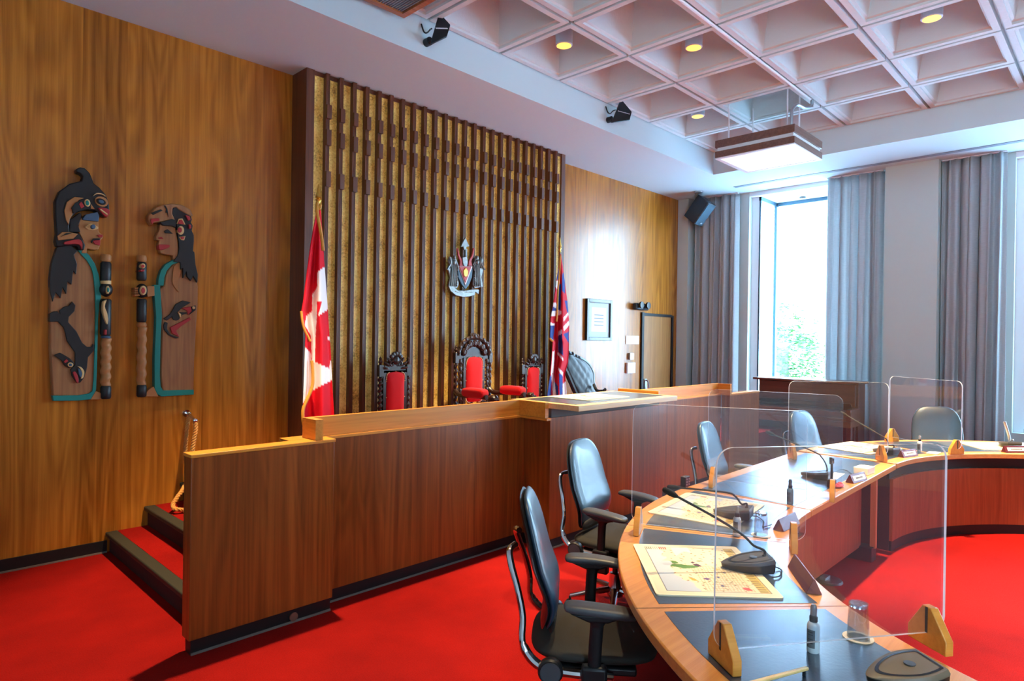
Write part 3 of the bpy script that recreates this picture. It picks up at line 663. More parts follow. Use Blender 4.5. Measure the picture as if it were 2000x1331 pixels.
R('hair', C_BLK, [[(165, 925), (110, 1100), (92, 1250), (92, 1290), (95, 1390), (125, 1490), (152, 1390), (205, 1455), (225, 1340), (265, 1410), (276, 1280), (320, 1312), (335, 1170), (365, 1205), (376, 1100), (345, 1000), (384, 960), (300, 890)], [(300, 640), (410, 560), (425, 600), (390, 700), (412, 765), (300, 765)]], *LH, 2, False)
R('face', C_PALE, [[(415, 600), (440, 640), (600, 650), (600, 760), (650, 805), (640, 830), (622, 850), (616, 900), (602, 945), (560, 952), (480, 935), (475, 990), (420, 985), (440, 900), (425, 830), (380, 740), (395, 660)]], *LH, 1.5, False, .006)
R('orca_headdress', C_BLK, [[(165, 915), (148, 860), (163, 780), (150, 600), (148, 440), (190, 340), (300, 260), (422, 230), (438, 180), (410, 155), (368, 140), (368, 105), (410, 88), (460, 100), (510, 150), (552, 258), (610, 300), (680, 380), (710, 480), (716, 560), (690, 612), (640, 600), (560, 540), (470, 530), (380, 555), (310, 610), (295, 700), (300, 765), (400, 775), (440, 850), (462, 900), (452, 950), (400, 958), (380, 915), (300, 905), (200, 918)]], *LH, 3, False, .008)
R('headdress_crescent', C_PALE, [[(450, 410), (350, 397), (270, 450), (243, 540), (260, 640), (290, 690), (300, 630), (330, 580), (320, 510), (400, 430)], oval(630, 447, 72, 52, rot=22), [(170, 805), (220, 765), (300, 765), (385, 785), (340, 832), (180, 852)], [(520, 470), (560, 525), (520, 520)]], *LH, 4, False)
R('headdress_fin', C_BLK, [[(318, 515), (360, 460), (440, 418), (510, 435), (522, 490), (490, 522), (400, 545), (338, 567)], oval(628, 447, 52, 30, rot=22), [(210, 815), (265, 772), (330, 775), (280, 790), (240, 800)]], *LH, 5, False)
R('brow_band', C_BLUE, [[(430, 632), (470, 580), (590, 555), (607, 600), (600, 655), (450, 638)]], *LH, 4, False)
R('headdress_mouth', C_RED, [[(595, 512), (640, 510), (700, 525), (717, 560), (685, 606), (640, 572)], [(250, 865), (390, 838), (432, 880), (425, 950), (395, 892), (250, 892)], [(395, 472), (422, 447), (452, 498), (420, 520)]], *LH, 5.4)
R('fin_oval', C_CREAM, [oval(484, 460, 30, 40, rot=-15)], *LH, 5.8)
R('headdress_teeth', C_CREAM, [[(612, 530), (625, 522), (697, 575), (690, 590)]], *LH, 5.8)
R('headdress_brow', C_CREAM, [[(545, 390), (580, 358), (640, 365), (680, 395), (640, 375), (585, 368)]], *LH, 5.8)
R('headdress_teal', C_TEAL, [oval(484, 461, 18, 26, rot=-15)], *LH, 6.4)
R('eye', C_CREAM, [[(460, 712), (495, 685), (535, 678), (600, 718), (560, 742), (495, 738)]], *LH, 3)
R('iris', C_BLUE, [oval(546, 708, 24, 24), oval(628, 447, 30, 18, rot=22)], *LH, 6)
R('mouth', C_RED, [[(535, 852), (620, 846), (616, 905), (560, 890)], [(585, 792), (645, 790), (645, 815), (610, 822)]], *LH, 3)
R('moustache', C_BLK, [[(520, 862), (550, 830), (615, 828), (615, 845), (545, 850), (532, 880)]], *LH, 3.4, False)
R('orca_emblem', C_BLK, [[(88, 372), (88, 335), (130, 312), (172, 312), (200, 335), (190, 305), (240, 265), (290, 255), (325, 208), (360, 250), (350, 310), (290, 370), (285, 425), (370, 520), (430, 640), (480, 682), (530, 680), (540, 650), (557, 660), (550, 720), (490, 790), (480, 900), (450, 1000), (410, 1055), (370, 1055), (320, 980), (308, 920), (355, 870), (355, 740), (270, 620), (255, 540), (235, 480), (180, 420), (88, 420)], [(135, 768), (200, 742), (300, 800), (347, 850), (330, 890), (290, 902), (250, 880), (210, 820)]], *LB, 1.6, False)
R('emblem_red', C_RED, [[(330, 945), (360, 940), (390, 1000), (390, 1055), (368, 1045)], [(235, 835), (265, 808), (287, 830), (252, 852)]], *LB, 2.6)
R('emblem_cream', C_CREAM, [[(380, 883), (420, 893), (452, 940), (442, 1000), (415, 1012), (430, 960), (410, 912)], oval(308, 868, 30, 24)], *LB, 2.6)
R('emblem_blue', C_BLUE, [[(385, 905), (410, 920), (428, 960), (415, 1000), (398, 970)], oval(308, 869, 17, 14)], *LB, 3.0)
R('foot', C_PALE, [[(515, 1232), (570, 1140), (620, 1160), (642, 1200), (642, 1228)]], *LB, 1.5, False)
def staff(t, cu, segs, rad):
    """segs: (name, material, v_top, v_bot, style)"""
    for nm, m, v0, v1, stl in segs:
        top, bot = PY(cu, v0, YB-.055), PY(cu-(v1-500)*.0, v1, YB-.055); b = NB()
        xx = (top.x+bot.x)/2
        if stl == 'twist': twist(b, (xx, YB-.055, bot.z), (xx, YB-.055, top.z), rad*.92, 5, 16, 80, .13)
        elif stl == 'ball': ball(b, (xx, YB-.06, (top.z+bot.z)/2), (rad*1.25, rad*1.25, (top.z-bot.z)/2), 16)
        else: lathe(b, [(rad*.8, 0), (rad, .012), (rad, top.z-bot.z-.012), (rad*.8, top.z-bot.z)], (xx, YB-.055, bot.z), 18)
        obj(nm, b, m, t)
lu = lambda v: 310+v*.18775
lv = lambda v: 550+v*.18775
staff(t, 206.5, [('staff_head', C_PALE, lu(998), lu(1075), ''), ('staff_carving', C_BLK, lu(1076), lu(1290), ''), ('staff_cuff', C_CREAM, lu(1291), lv(8), ''), ('hand_cuff', C_BLK, lv(10), lv(160), 'ball'), ('staff_carving', C_BLK, lv(182), lv(565), ''), ('staff_ring', C_BLUE, lv(566), lv(592), ''), ('staff_shaft', C_PALE, lv(593), lv(1085), 'twist'), ('staff_tip', C_BLK, lv(1086), lv(1222), '')], .037)
R('staff_marks', C_CREAM, [oval(697, 88, 20, 42), [(650, 210), (685, 190), (665, 260), (690, 330), (700, 400), (690, 450), (660, 380), (645, 300)]], *LB, 7.6)
R('staff_inlay', C_TEAL, [oval(700, 88, 12, 25)], *LB, 8.2)
R('staff_red', C_RED, [[(662, 502), (688, 502), (685, 555), (662, 555)]], *LB, 7.8)
# right figure
b0 = PY(330, 776, YB)
t = thing('hanging_carved_figure', 'right carved wooden figure with eagle headdress and raven head on the robe', 'wall carving', (b0.x, YB, b0.z), group='carved figures on the wood wall'); R = Rel(t)
q = lambda p: conv(p, RB, RH)
R('robe', W_CARVE, [[(425, 1080), (440, 950), (480, 880), (530, 820), (610, 790), (790, 860), (828, 1080)]+q([(795, 0), (792, 200), (772, 480), (752, 850), (745, 1190), (390, 1190), (365, 1000), (380, 560), (375, 300), (350, 20)])], *RH, 0, False, .012)
R('robe_trim', C_TEAL, [[(600, 775), (540, 770), (440, 830), (390, 900), (360, 1000), (357, 1080), (422, 1080), (432, 980), (462, 900), (520, 832), (605, 800)], q([(292, -20), (362, -20), (375, 150), (385, 330), (370, 550), (362, 1000), (370, 1130), (395, 1175), (745, 1168), (745, 1222), (380, 1245), (330, 1215), (300, 1150), (300, 800), (315, 480), (318, 340), (302, 150)])], *RH, 1.2, False)
R('shoulder', C_PALE, [[(540, 850), (610, 800), (640, 880), (590, 1050), (610, 1160), (560, 1110), (525, 1040), (530, 930)]], *RH, 1, True, .01)
R('face', W_CARVE, [[(375, 350), (420, 362), (560, 385), (592, 560), (602, 690), (590, 760), (535, 775), (535, 722), (460, 715), (385, 695), (370, 650), (358, 592), (370, 545), (333, 537), (328, 500), (370, 420)]], *RH, 1.5, False, .006)
R('hair', C_BLK, [[(600, 560), (575, 350), (540, 300), (522, 230), (532, 170), (570, 133), (620, 185), (740, 240), (757, 300), (745, 330), (767, 370), (755, 430), (780, 480), (780, 560), (770, 670), (787, 680), (800, 830), (827, 950), (822, 1045), (770, 960), (745, 1025), (700, 970), (690, 910), (655, 990), (650, 870), (625, 892), (620, 805), (540, 792), (590, 720), (605, 640)]], *RH, 3, False)
R('eagle_headdress', W_CARVE, [[(268, 215), (330, 150), (430, 120), (520, 106), (640, 122), (740, 178), (772, 250), (745, 262), (600, 180), (570, 150), (530, 160), (527, 230), (560, 305), (480, 305), (400, 325), (300, 335), (290, 368), (265, 340), (240, 300), (244, 240)]], *RH, 3.6, False, .008)
R('headband', C_BLK, [[(380, 332), (520, 290), (562, 300), (567, 392), (520, 372), (420, 366)], [(270, 217), (390, 175), (412, 190), (300, 242)], [(425, 128), (450, 135), (468, 170), (478, 225), (480, 270), (465, 215), (445, 215), (452, 170)]], *RH, 4.6, False)
R('beak', C_RED, [[(275, 287), (370, 280), (376, 310), (305, 325), (290, 352), (270, 320)]], *RH, 4.8, False)
R('eye', C_BLK, [[(430, 432), (470, 410), (535, 465), (440, 457)]], *RH, 2.6, False)
R('mouth', C_RED, [[(365, 590), (480, 595), (492, 620), (430, 650), (375, 652)], [(360, 512), (400, 500), (422, 525), (370, 522)]], *RH, 2.8)
R('feather_cream', C_CREAM, [[(578, 345), (600, 288), (645, 283), (683, 358)], oval(627, 425, 38, 52), [(606, 500), (682, 492), (666, 542), (630, 538)]], *RH, 4.4)
R('feather_red', C_RED, [[(588, 345), (612, 300), (640, 298), (668, 352)], oval(616, 420, 24, 32), [(620, 502), (672, 498), (658, 530), (636, 530)], [(678, 242), (730, 258), (742, 300), (715, 312)], [(720, 350), (750, 360), (750, 402), (725, 407)]], *RH, 5)
R('raven_black', C_BLK, [[(403, 366), (480, 310), (540, 200), (620, 158), (712, 180), (620, 235), (560, 290), (500, 340), (440, 386)], oval(545, 340, 46, 46), [(718, 230), (766, 212), (768, 265), (690, 322), (722, 282)], [(418, 400), (450, 410), (442, 480), (480, 540), (582, 580), (540, 587), (460, 550), (410, 490), (403, 440)], [(585, 290), (668, 292), (668, 305), (615, 320), (600, 340), (605, 310)]], *RB, 1.6, False)
R('raven_red', C_RED, [[(608, 245), (712, 224), (722, 280), (680, 322), (670, 275)], [(478, 462), (600, 400), (700, 348), (714, 375), (600, 450), (545, 500), (582, 570), (500, 530)]], *RB, 1.8, False)
R('raven_cream', C_CREAM, [[(566, 288), (605, 312), (598, 345), (588, 350)], oval(745, 240, 15, 17)], *RB, 2.6)
R('hand', C_PALE, [[(75+0, 1100+k*27), (140, 1096+k*27), (140, 1120+k*27), (80, 1124+k*27)] for k in range(4)], *RH, 4, False)
R('forearm', C_PALE, [[(225, 1080), (312, 1085), (316, 1200), (230, 1212)]], *RH, 4, False)
R('foot', C_PALE, [q([(182, 1245), (230, 1170), (290, 1130), (330, 1215), (345, 1245)])], *RH, 1.5, False)
ru = lambda v: 380+v*.1652
rv = lambda v: 560+v*.1728
staff(t, 276.5, [('staff_head', C_PALE, ru(720), ru(800), ''), ('staff_carving', C_BLK, ru(802), ru(1020), ''), ('hand_cuff', C_BLK, ru(1055), ru(1225), 'ball'), ('staff_carving', C_BLK, rv(140), rv(405), ''), ('staff_ring', C_PALE, rv(407), rv(460), ''), ('staff_shaft', C_PALE, rv(462), rv(1110), 'twist'), ('staff_tip', C_BLK, rv(1112), rv(1248), '')], .036)
R('staff_marks', C_CREAM, [oval(185, 1135, 36, 55), oval(178, 845, 28, 30)], *RH, 8.4)
R('staff_red', C_RED, [oval(182, 1137, 22, 36), oval(178, 848, 20, 18), oval(172, 900, 26, 14)], *RH, 9)
# ------------------------------------------------------------------ coat of arms
t = thing('coat_of_arms', 'small silver coat of arms with red and blue shield on the slats', 'coat of arms', PY(906, 580, YP-.03), group=None)
S_SIL = mat('antique_silver', (126, 128, 126), .4, .6, var=.4, vscale=40, bump=.5, bscale=80); S_BLU = mat('shield_blue', (48, 88, 112), .4); S_RED = mat('shield_red', (196, 62, 62), .45); S_WHT = mat('shield_white', (232, 228, 222), .45); S_GLD = mat('shield_gold', (206, 158, 66), .35, .4)
CA = ((840, 440), .1202)
def ca(name, m, polys, lev, rnd=True, bev=.004):
    b = NB(); y = YP-.05-.012*lev
    for p in polys: relief(b, p, *CA, y, .02, rnd)
    return obj(name, b, m, t, bevel=bev, smooth=50)
mir = lambda p: [(1166-x, y) for x, y in p]
sup = [(300, 1000), (330, 850), (300, 735), (268, 722), (320, 640), (300, 570), (318, 508), (345, 515), (365, 560), (385, 500), (415, 490), (432, 560), (472, 660), (440, 640), (430, 740), (450, 800), (472, 960), (440, 1030)]
def supporter(fl):
    f = mir if fl else (lambda p: p); o = ca('supporter', S_SIL, [f(sup)], 1, False, .006); P = lambda x, y, d: PY(840+f([(x, y)])[0][0]*.1202, 440+y*.1202, YP-.07-d)
    b = NB(); ball(b, P(400, 525, .004), (.018, .016, .022), 10); ball(b, P(395, 600, 0), (.026, .018, .03), 10)
    for x0, x1 in ((365, 345), (385, 372), (405, 400), (425, 428)): tube(b, smooth_path([P(x0, 640, 0), P((x0+x1)/2+6, 800, .006), P(x1, 1000, 0)]), .007, 6)
    tube(b, smooth_path([P(425, 600, .008), P(455, 680, .012), P(445, 740, .012)]), .008, 6); tube(b, smooth_path([P(318, 520, 0), P(340, 600, .004), P(300, 690, 0), P(275, 722, 0)]), .010, 6)
    tube(b, smooth_path([P(345, 530, 0), P(352, 620, .004), P(330, 700, 0)]), .008, 6); obj('relief_detail', b, S_SIL, o)
    b = NB()
    for k in range(5): ball(b, P(440-k*2, 830+k*38, .004), (.012, .010, .012), 8)
    obj('ornament', b, S_SIL, o)
supporter(False); supporter(True)
ca('scroll', S_SIL, [[(300, 985), (365, 985), (460, 1060), (570, 1062), (700, 1040), (790, 1040), (800, 1065), (790, 1125), (740, 1090), (730, 1140), (640, 1165), (540, 1172), (420, 1145), (335, 1075)]], 2, False, .005)
b = NB()
for k in range(4): relief(b, [(420+k*75, 1068+8*k), (470+k*75, 1085), (470+k*75, 1095), (420+k*75, 1082)], *CA, YP-.084, .006, False)
obj('scroll_bar', b, S_WHT, t, smooth=0)
ca('shield', S_BLU, [[(450, 690), (480, 662), (680, 662), (694, 720), (682, 850), (640, 960), (580, 1045), (512, 960), (460, 850)]], 2.4, False)
ca('shield_chevron', S_WHT, [[(462, 668), (690, 672), (578, 978)]], 3.2, False, .001)
ca('shield_field', S_RED, [[(482, 672), (672, 672), (579, 935)]], 4.0, False, .001)
ca('shield_crown', S_GLD, [[(545, 740), (565, 715), (583, 690), (603, 720), (622, 755), (608, 830), (560, 830)]], 4.8)
mant = [(485, 500), (530, 570), (545, 665), (478, 670), (492, 590), (462, 500), (443, 380), (455, 368), (478, 470)]
ca('mantling', S_RED, [mant], 2, False); ca('mantling', S_RED, [mir(mant)], 2, False)
ca('helm', S_SIL, [[(528, 525), (602, 520), (612, 640), (580, 682), (542, 640)]], 3)
ca('crest', S_SIL, [[(575, 200), (642, 345), (592, 352), (582, 402), (552, 402), (545, 352), (498, 357)]], 1, False)
b = NB(); cyl(b, PY(909, 487, YP-.045), PY(909, 505, YP-.045), .02); obj('crest_stem', b, S_SIL, t)
# ------------------------------------------------------------------ flags
def interp(pts, v):
    for (x0, y0), (x1, y1) in zip(pts, pts[1:]):
        if y0 <= v <= y1: return x0+(x1-x0)*(v-y0)/max(1e-6, y1-y0)
    return pts[0][0] if v < pts[0][1] else pts[-1][0]
def flag(label, yf, pole_u, pole_top, Lp, Rp, paint, group, fringe):
    pt = PY(pole_u, pole_top, yf+.075); t = thing('flag', label, 'flag', (pt.x, yf, .465), group=group)
    b = NB(); lathe(b, [(.15, 0), (.15, .02), (.06, .05), (.03, .09), (.02, .12)], (pt.x, yf+.075, .465), 24); obj('stand', b, M_BRASS, t)
    b = NB(); cyl(b, (pt.x, yf+.075, .5), (pt.x, yf+.075, pt.z-.19), .014); obj('pole', b, mat('flag_pole', (150, 106, 60), .4), t)
    b = NB(); lathe(b, [(.012, 0), (.024, .02), (.016, .035), (.022, .05), (.03, .062), (.012, .072), (.03, .082), (.022, .11), (.004, .20)], (pt.x, yf+.075, pt.z-.2), 16, M=Matrix.Diagonal((1, .6, 1))); obj('finial', b, M_BRASS, t)
    v0, v1 = Lp[0][1], Lp[-1][1]; nu, nv = 64, 150; P = []; cols = []
    for i in range(nv+1):
        v = v0+(v1-v0)*i/nv; a, c = interp(Lp, v), interp(Rp, v); row = []
        for j in range(nu+1):
            s = j/nu; u = a+(c-a)*s; amp = .05*min(1, i/nv*2.2)
            y = yf-.02-amp*(math.sin(s*PI*3.3+.5+i*.006)+.35*math.sin(s*9.1+1+i*.012))+.0
            row.append(PY(u, v, y)); col = paint[0]
            for cc, poly in paint[1]:
                if pip(u, v, poly): col = cc
            cols.append(col)
        P.append(row)
    b = NB(); quadgrid(b, P); o = obj('cloth', b, FLAGM, t, smooth=180, recalc=False); set_cols(o, cols)
    sd = o.modifiers.new('thick', 'SOLIDIFY'); sd.thickness = .004
    for k, f in enumerate(fringe):
        b = NB(); tube(b, smooth_path([PY(u, v, yf-.075) for u, v in f], 5), .011 if k == 0 else .014, 7); obj('fringe', b, M_FRINGE, t)
FLAGM = attr_mat('flag_cloth', .75, .2); M_FRINGE = mat('gold_fringe', (206, 140, 42), .6, bump=.6, bscale=220)
RDF, WHF, BLF = (212, 14, 36), (240, 234, 232), (40, 70, 138)
Lc = [(620, 408), (617, 417), (612, 444), (605, 485), (598, 539), (591.5, 590), (588, 610), (593, 639), (596.5, 657), (594.5, 710), (592, 789), (592, 823), (597, 850), (600, 880)]
Rc = [(625, 408), (627, 412), (631, 476), (634, 521), (639, 585), (641, 616.5), (646, 691.5), (648, 742), (652, 807), (655, 880)]
PC = (RDF, [(WHF, [(636, 520), (619.5, 532), (619.5, 561), (610, 576), (609.7, 608), (598, 618), (595.5, 636), (607, 656), (609, 712), (615, 708), (617, 640), (619, 618), (621, 618), (642, 604), (640, 560)]),
 (RDF, [(619, 590), (629, 590), (621, 618), (619, 618)]), (WHF, [(614, 707), (643, 720), (645, 705), (650, 702), (650, 742), (612, 762)]), (WHF, [(637, 661), (647, 656), (647, 668)]),
 (WHF, [(590, 672), (607, 690), (609, 720), (611, 735), (609, 760), (590, 792)])])
flag('red and white maple leaf flag standing at the left end of the dais', 5.1, 622.5, 360, Lc, Rc, PC, 'furled flags on poles', [[(588, 608), (593, 640), (606, 667)], [(609, 705), (611, 728), (610, 755), (600, 780), (592, 800), (592, 823), (597, 845)], [(620, 396), (619, 412), (624, 440), (629, 470), (631, 490)], [(626, 400), (624, 408), (620, 404)]])
UJ = lambda pts: [(1050+x*.2477, 450+y*.2477) for x, y in pts]
Lu = UJ([(181, 190), (150, 380), (125, 560), (100, 700), (95, 850), (118, 880), (100, 1140), (78, 1290), (70, 1420)])
Ru = UJ([(186, 190), (205, 330), (235, 560), (250, 740), (245, 950), (240, 1040), (215, 1130), (228, 1290), (232, 1420)])
PU = ((206, 24, 44), [(BLF, UJ(p)) for p in ([(150, 390), (165, 300), (172, 390)], [(163, 420), (187, 420), (182, 630), (160, 630)], [(193, 350), (212, 320), (217, 500), (193, 480)], [(122, 598), (150, 588), (147, 640), (112, 640)], [(97, 745), (137, 745), (122, 872), (90, 850)], [(163, 830), (192, 812), (202, 990), (163, 960)], [(203, 820), (245, 800), (245, 890)], [(213, 555), (238, 555), (252, 640), (233, 650)], [(80, 1190), (112, 1130), (102, 1420), (70, 1420)], [(122, 1180), (162, 1230), (167, 1420), (128, 1420)], [(168, 1130), (197, 1140), (197, 1420), (176, 1420)])]+
 [(WHF, UJ(p)) for p in ([(148, 395), (162, 400), (157, 470), (138, 440)], [(123, 568), (152, 578), (152, 622), (122, 600)], [(110, 638), (148, 640), (142, 682), (100, 680)], [(100, 728), (138, 738), (133, 752), (96, 748)], [(161, 628), (187, 640), (187, 662), (161, 672)], [(161, 800), (192, 783), (192, 816), (161, 832)], [(203, 762), (250, 710), (252, 745), (208, 795)], [(118, 960), (134, 950), (128, 1130), (105, 1135)], [(108, 1140), (127, 1130), (162, 1420), (128, 1420)], [(158, 960), (202, 1008), (202, 1032), (158, 982)], [(161, 1080), (202, 1122), (197, 1152), (163, 1102)], [(198, 1215), (233, 1180), (233, 1420), (198, 1420)], [(205, 690), (246, 640), (246, 662), (206, 720)])])
flag('red, white and blue flag with crossed stripes, standing beside the black tufted chair', 5.2, 1094, 464, Lu, Ru, PU, 'furled flags on poles', [UJ([(180, 200), (172, 330), (160, 480), (155, 640), (150, 720)]), UJ([(95, 850), (108, 868), (120, 872)])])
# ------------------------------------------------------------------ things on the right wood wall
a, c = PY(1146, 583, YB-.03), PY(1194, 666, YB-.03)
t = thing('picture_frame', 'black framed certificate hanging on the wood wall', 'picture', (a.x, YB, c.z))
x0, x1, z0, z1 = a.x, c.x, c.z, a.z
b = NB()
for q in ((x0, x0+.05, z0, z1), (x1-.05, x1, z0, z1), (x0+.05, x1-.05, z0, z0+.05), (x0+.05, x1-.05, z1-.05, z1)): bx(b, q[0], q[1], YB-.045, YB-.002, q[2], q[3])
obj('frame', b, mat('black_frame', (20, 24, 30), .25), t, bevel=.004)
b = NB(); bx(b, x0+.05, x1-.05, YB-.02, YB-.004, z0+.05, z1-.05); obj('mount', b, mat('mount_board', (196, 206, 208), .6), t)
b = NB(); bx(b, x0+.13, x1-.13, YB-.022, YB-.0205, z0+.13, z1-.12); obj('certificate', b, mat('certificate_paper', (236, 238, 232), .6), t)
b = NB()
for k in range(4): bx(b, x0+.2, x1-.2, YB-.0228, YB-.0222, z1-.24-k*.05, z1-.228-k*.05)
obj('printed_lines', b, mat('ink_grey', (130, 140, 146), .6), t)
a, c = PY(1240, 592, YB-.05), PY(1264, 607, YB-.05)
t = thing('emergency_light', 'black twin-head emergency light above the side door', 'emergency light', (a.x+.2, YB, c.z))
b = NB(); bx(b, a.x, c.x, YB-.09, YB-.001, c.z, a.z); obj('case', b, mat('dark_grey_case', (44, 52, 60), .35), t, bevel=.02)
for k, u in enumerate((.18, .72)):
    b = NB(); xx = a.x+(c.x-a.x)*u; lathe(b, [(.03, 0), (.055, .03), (.055, .06), (.04, .062)], (xx, YB-.088, (a.z+c.z)/2+.02), 18, M=Matrix.Rotation(PI/2, 3, 'X')); obj('lamp_head', b, M_BLKPL, t)
for lab, (u0, v0, u1, v1), nm, th in (('wide white sign plate beside the side door, topmost of three plates', (1223, 656, 1248, 673), 'wall_plate', .01), ('small steel card reader between the two white wall plates', (1231, 690, 1238, 703), 'card_reader', .04), ('square white wall plate below the small card reader', (1226, 709, 1241, 729), 'wall_plate', .035)):
    a, c = PY(u0, v0, YB-th), PY(u1, v1, YB-th); b = NB(); bx(b, a.x, c.x, YB-th, YB-.001, c.z, a.z)
    tag(obj(nm, b, M_STEEL if nm == 'card_reader' else M_PALE, bevel=.003), lab, 'wall plate' if nm == 'wall_plate' else 'card reader')
# loudspeaker under the ceiling
t = thing('loudspeaker', 'dark loudspeaker tilted down from the ceiling near the first curtain', 'speaker', (9.72, 5.2, 4.2))
fw = Vector((CM[2][0], CM[2][1], 0)).normalized(); rt = Vector((fw.y, -fw.x, 0)); upv = Vector((0, 0, 1))
e1 = (-.186*rt-.32*upv+.183*fw); e2 = (.17*rt-.025*upv+.129*fw); e3 = (-.119*rt+.178*upv+.19*fw)
e1n = e1.normalized(); e3n = (e3-e1n*e3.dot(e1n)).normalized(); e2n = e1n.cross(e3n)
if e2n.dot(e2) < 0: e2n = -e2n
P0 = PX(1384, 396, 9.70); M4 = Matrix((e2n, e3n, e1n)).transposed().to_4x4(); M4.translation = P0
M_SPK = mat('charcoal_cabinet', (34, 48, 56), .4)
b = NB(); bx(b, 0, .215, 0, .286, 0, .413, M=M4); obj('cabinet', b, M_SPK, t, bevel=.012)
b = NB(); bx(b, .018, .197, -.006, .0005, .02, .393, M=M4); obj('grille', b, mat('speaker_grille', (52, 74, 86), .5, .3, bump=.5, bscale=600), t)
b = NB(); bx(b, .12, .16, -.009, -.0065, .345, .37, M=M4); obj('badge', b, M_STEEL, t)
b = NB(); tube(b, smooth_path([M4@Vector((.1, .29, .14)), M4@Vector((.1, .34, .1)), Vector((9.76, 5.28, 4.15)), Vector((9.70, 5.2, 4.195))]), .02); lathe(b, [(.07, 0), (.07, .02)], (9.70, 5.2, 4.179), 16); obj('ceiling_mount', b, M_STEEL, t)
# antenna paddles on the soffit face
def antenna(label, P, mount, cable):
    t = thing('antenna_paddle', label, 'antenna', Vector(mount), group='wireless antenna paddles on the ceiling edge')
    q = [Vector(p) for p in P]; n = (q[1]-q[0]).cross(q[-1]-q[0]).normalized(); 
    if n.y > 0: n = -n
    b = NB(); prism(b, q, n*.022); obj('paddle', b, mat('antenna_black', (24, 34, 40), .45), t, bevel=.006)
    a, c = q[0].lerp(q[-1], .5), q[1].lerp(q[2], .35); b = NB()
    for k in range(9): p = a.lerp(c, .12+.09*k); ball(b, p+n*.0235, (.011, .006, .005), 6)
    obj('slot_marks', b, M_PALE, t)
    b = NB(); cyl(b, Vector(mount)+Vector((0, -.0, 0)), Vector(mount)+Vector((0, -.06, 0)), .035); tube(b, [Vector(mount)+Vector((0, -.06, 0)), q[-1].lerp(q[0], .1)+Vector((0, 0, 0))], .016); obj('mount', b, M_BLKPL, t)
    b = NB(); tube(b, smooth_path(cable), .007, 6); obj('cable', b, M_BLKPL, t)
def ant(label, top, r1, r2, bl, mnt, cab):
    y = 4.42
    P = [PY(*top, y), PY(*r1, y-.06), PY(*r2, y-.06), PY(*bl, y)]
    antenna(label, P, PY(*mnt, Y1-.002), [PY(*cab[0], Y1-.004)]+[PY(*k, Y1-.02) for k in cab[1:-1]]+[PY(*cab[-1], y)])
ant('black antenna paddle next to the wood-framed ceiling grille', (857, 27), (879, 51), (872, 74), (839, 90), (832, 84), [(823, 47), (828, 62), (834, 64), (840, 58), (843, 56)])
ant('black antenna paddle farther along the ceiling edge, above the second flag', (1211, 195), (1232, 220), (1228, 236), (1193, 241), (1187, 235), [(1183, 208), (1187, 219), (1192, 222), (1197, 217), (1202, 215)])
# hanging wood-trimmed box
t = thing('ceiling_box', 'hanging wood-banded box with bright white underside near the bay window', 'light fixture', (7.52, 3.15, 4.9))
x0, x1, y0, y1, z0 = 7.10, 7.96, 2.68, 3.60, 3.90
def rim(b, z0, z1, d=0.0, th=.02):
    for q in ((x0+d, x1-d, y0+d, y0+d+th), (x0+d, x1-d, y1-d-th, y1-d), (x0+d, x0+d+th, y0+d+th, y1-d-th), (x1-d-th, x1-d, y0+d+th, y1-d-th)): bx(b, *q, z0, z1)
W_BOX = wood('box_walnut', (86, 58, 48), (132, 96, 80), 'x', 2, .4)
b = NB(); rim(b, z0, z0+.075); obj('lower_band', b, W_BOX, t)
b = NB(); rim(b, z0+.12, z0+.205); obj('upper_band', b, W_BOX, t)
b = NB(); bx(b, x0+.02, x1-.02, y0+.02, y1-.02, z0+.02, z0+.20); obj('body', b, M_PALE, t)
b = NB(); rim(b, z0-.012, z0, 0, .05); obj('lower_frame', b, M_PALE, t)
b = NB(); bx(b, x0+.05, x1-.05, y0+.05, y1-.05, z0-.006, z0+.019); obj('underside_panel', b, mat('white_emissive_panel', (236, 244, 248), .35, emit=(226, 244, 255), estr=.55), t)  # white underside panel with faint emission
for (x, y) in ((7.2, 2.8), (7.2, 3.48), (7.55, 2.8), (7.86, 3.48)): b = NB(); cyl(b, (x, y, z0+.19), (x, y, ZC+.42), .009, n=8); obj('rod', b, M_PALE, t)
cw = [(7.12, 2.72, z0+.19), (7.12, 2.72, 4.25), (7.2, 2.70, 4.34), (7.4, 2.69, 4.36), (7.58, 2.68, 4.42), (7.60, 2.68, 4.50)]
b = NB(); tube(b, smooth_path(cw), .018, 8); obj('conduit_bend', b, M_STEEL, t)
b = NB(); tube(b, [(4.2, cy(1)-GSY/2, ZC-.016), (7.60, cy(1)-GSY/2, ZC-.016)], .014, 8); tag(obj('conduit', b, M_PALE), 'thin pale conduit running along a ceiling rib to the hanging box', 'conduit')
# framed grille at the top edge
t = thing('ceiling_grille', 'wood-framed grey mesh grille at the top edge of the ceiling', 'grille', (2.75, 4.0, ZC))
x0, x1, y0, y1 = 2.25, 3.21, 3.52, 4.45; zg = 4.41
b = NB(); rim(b, zg, zg+.06, 0, .05); obj('frame', b, wood('orange_frame', (128, 66, 28), (190, 120, 70), 'x', 2, .4), t)
b = NB(); bx(b, x0+.02, x1-.02, y0+.02, y1-.02, zg+.061, zg+.16); obj('housing', b, M_COFFER, t)
b = NB(); n = 38
for k in range(n): xx = x0+.05+(x1-x0-.1)*k/n; bx(b, xx, xx+.008, y0+.05, y1-.05, zg+.012, zg+.02)
for k in range(n): yy = y0+.05+(y1-y0-.1)*k/n; bx(b, x0+.05, x1-.05, yy, yy+.008, zg+.02, zg+.028)
obj('mesh', b, mat('grille_grey', (150, 156, 164), .4, .4), t, smooth=0)
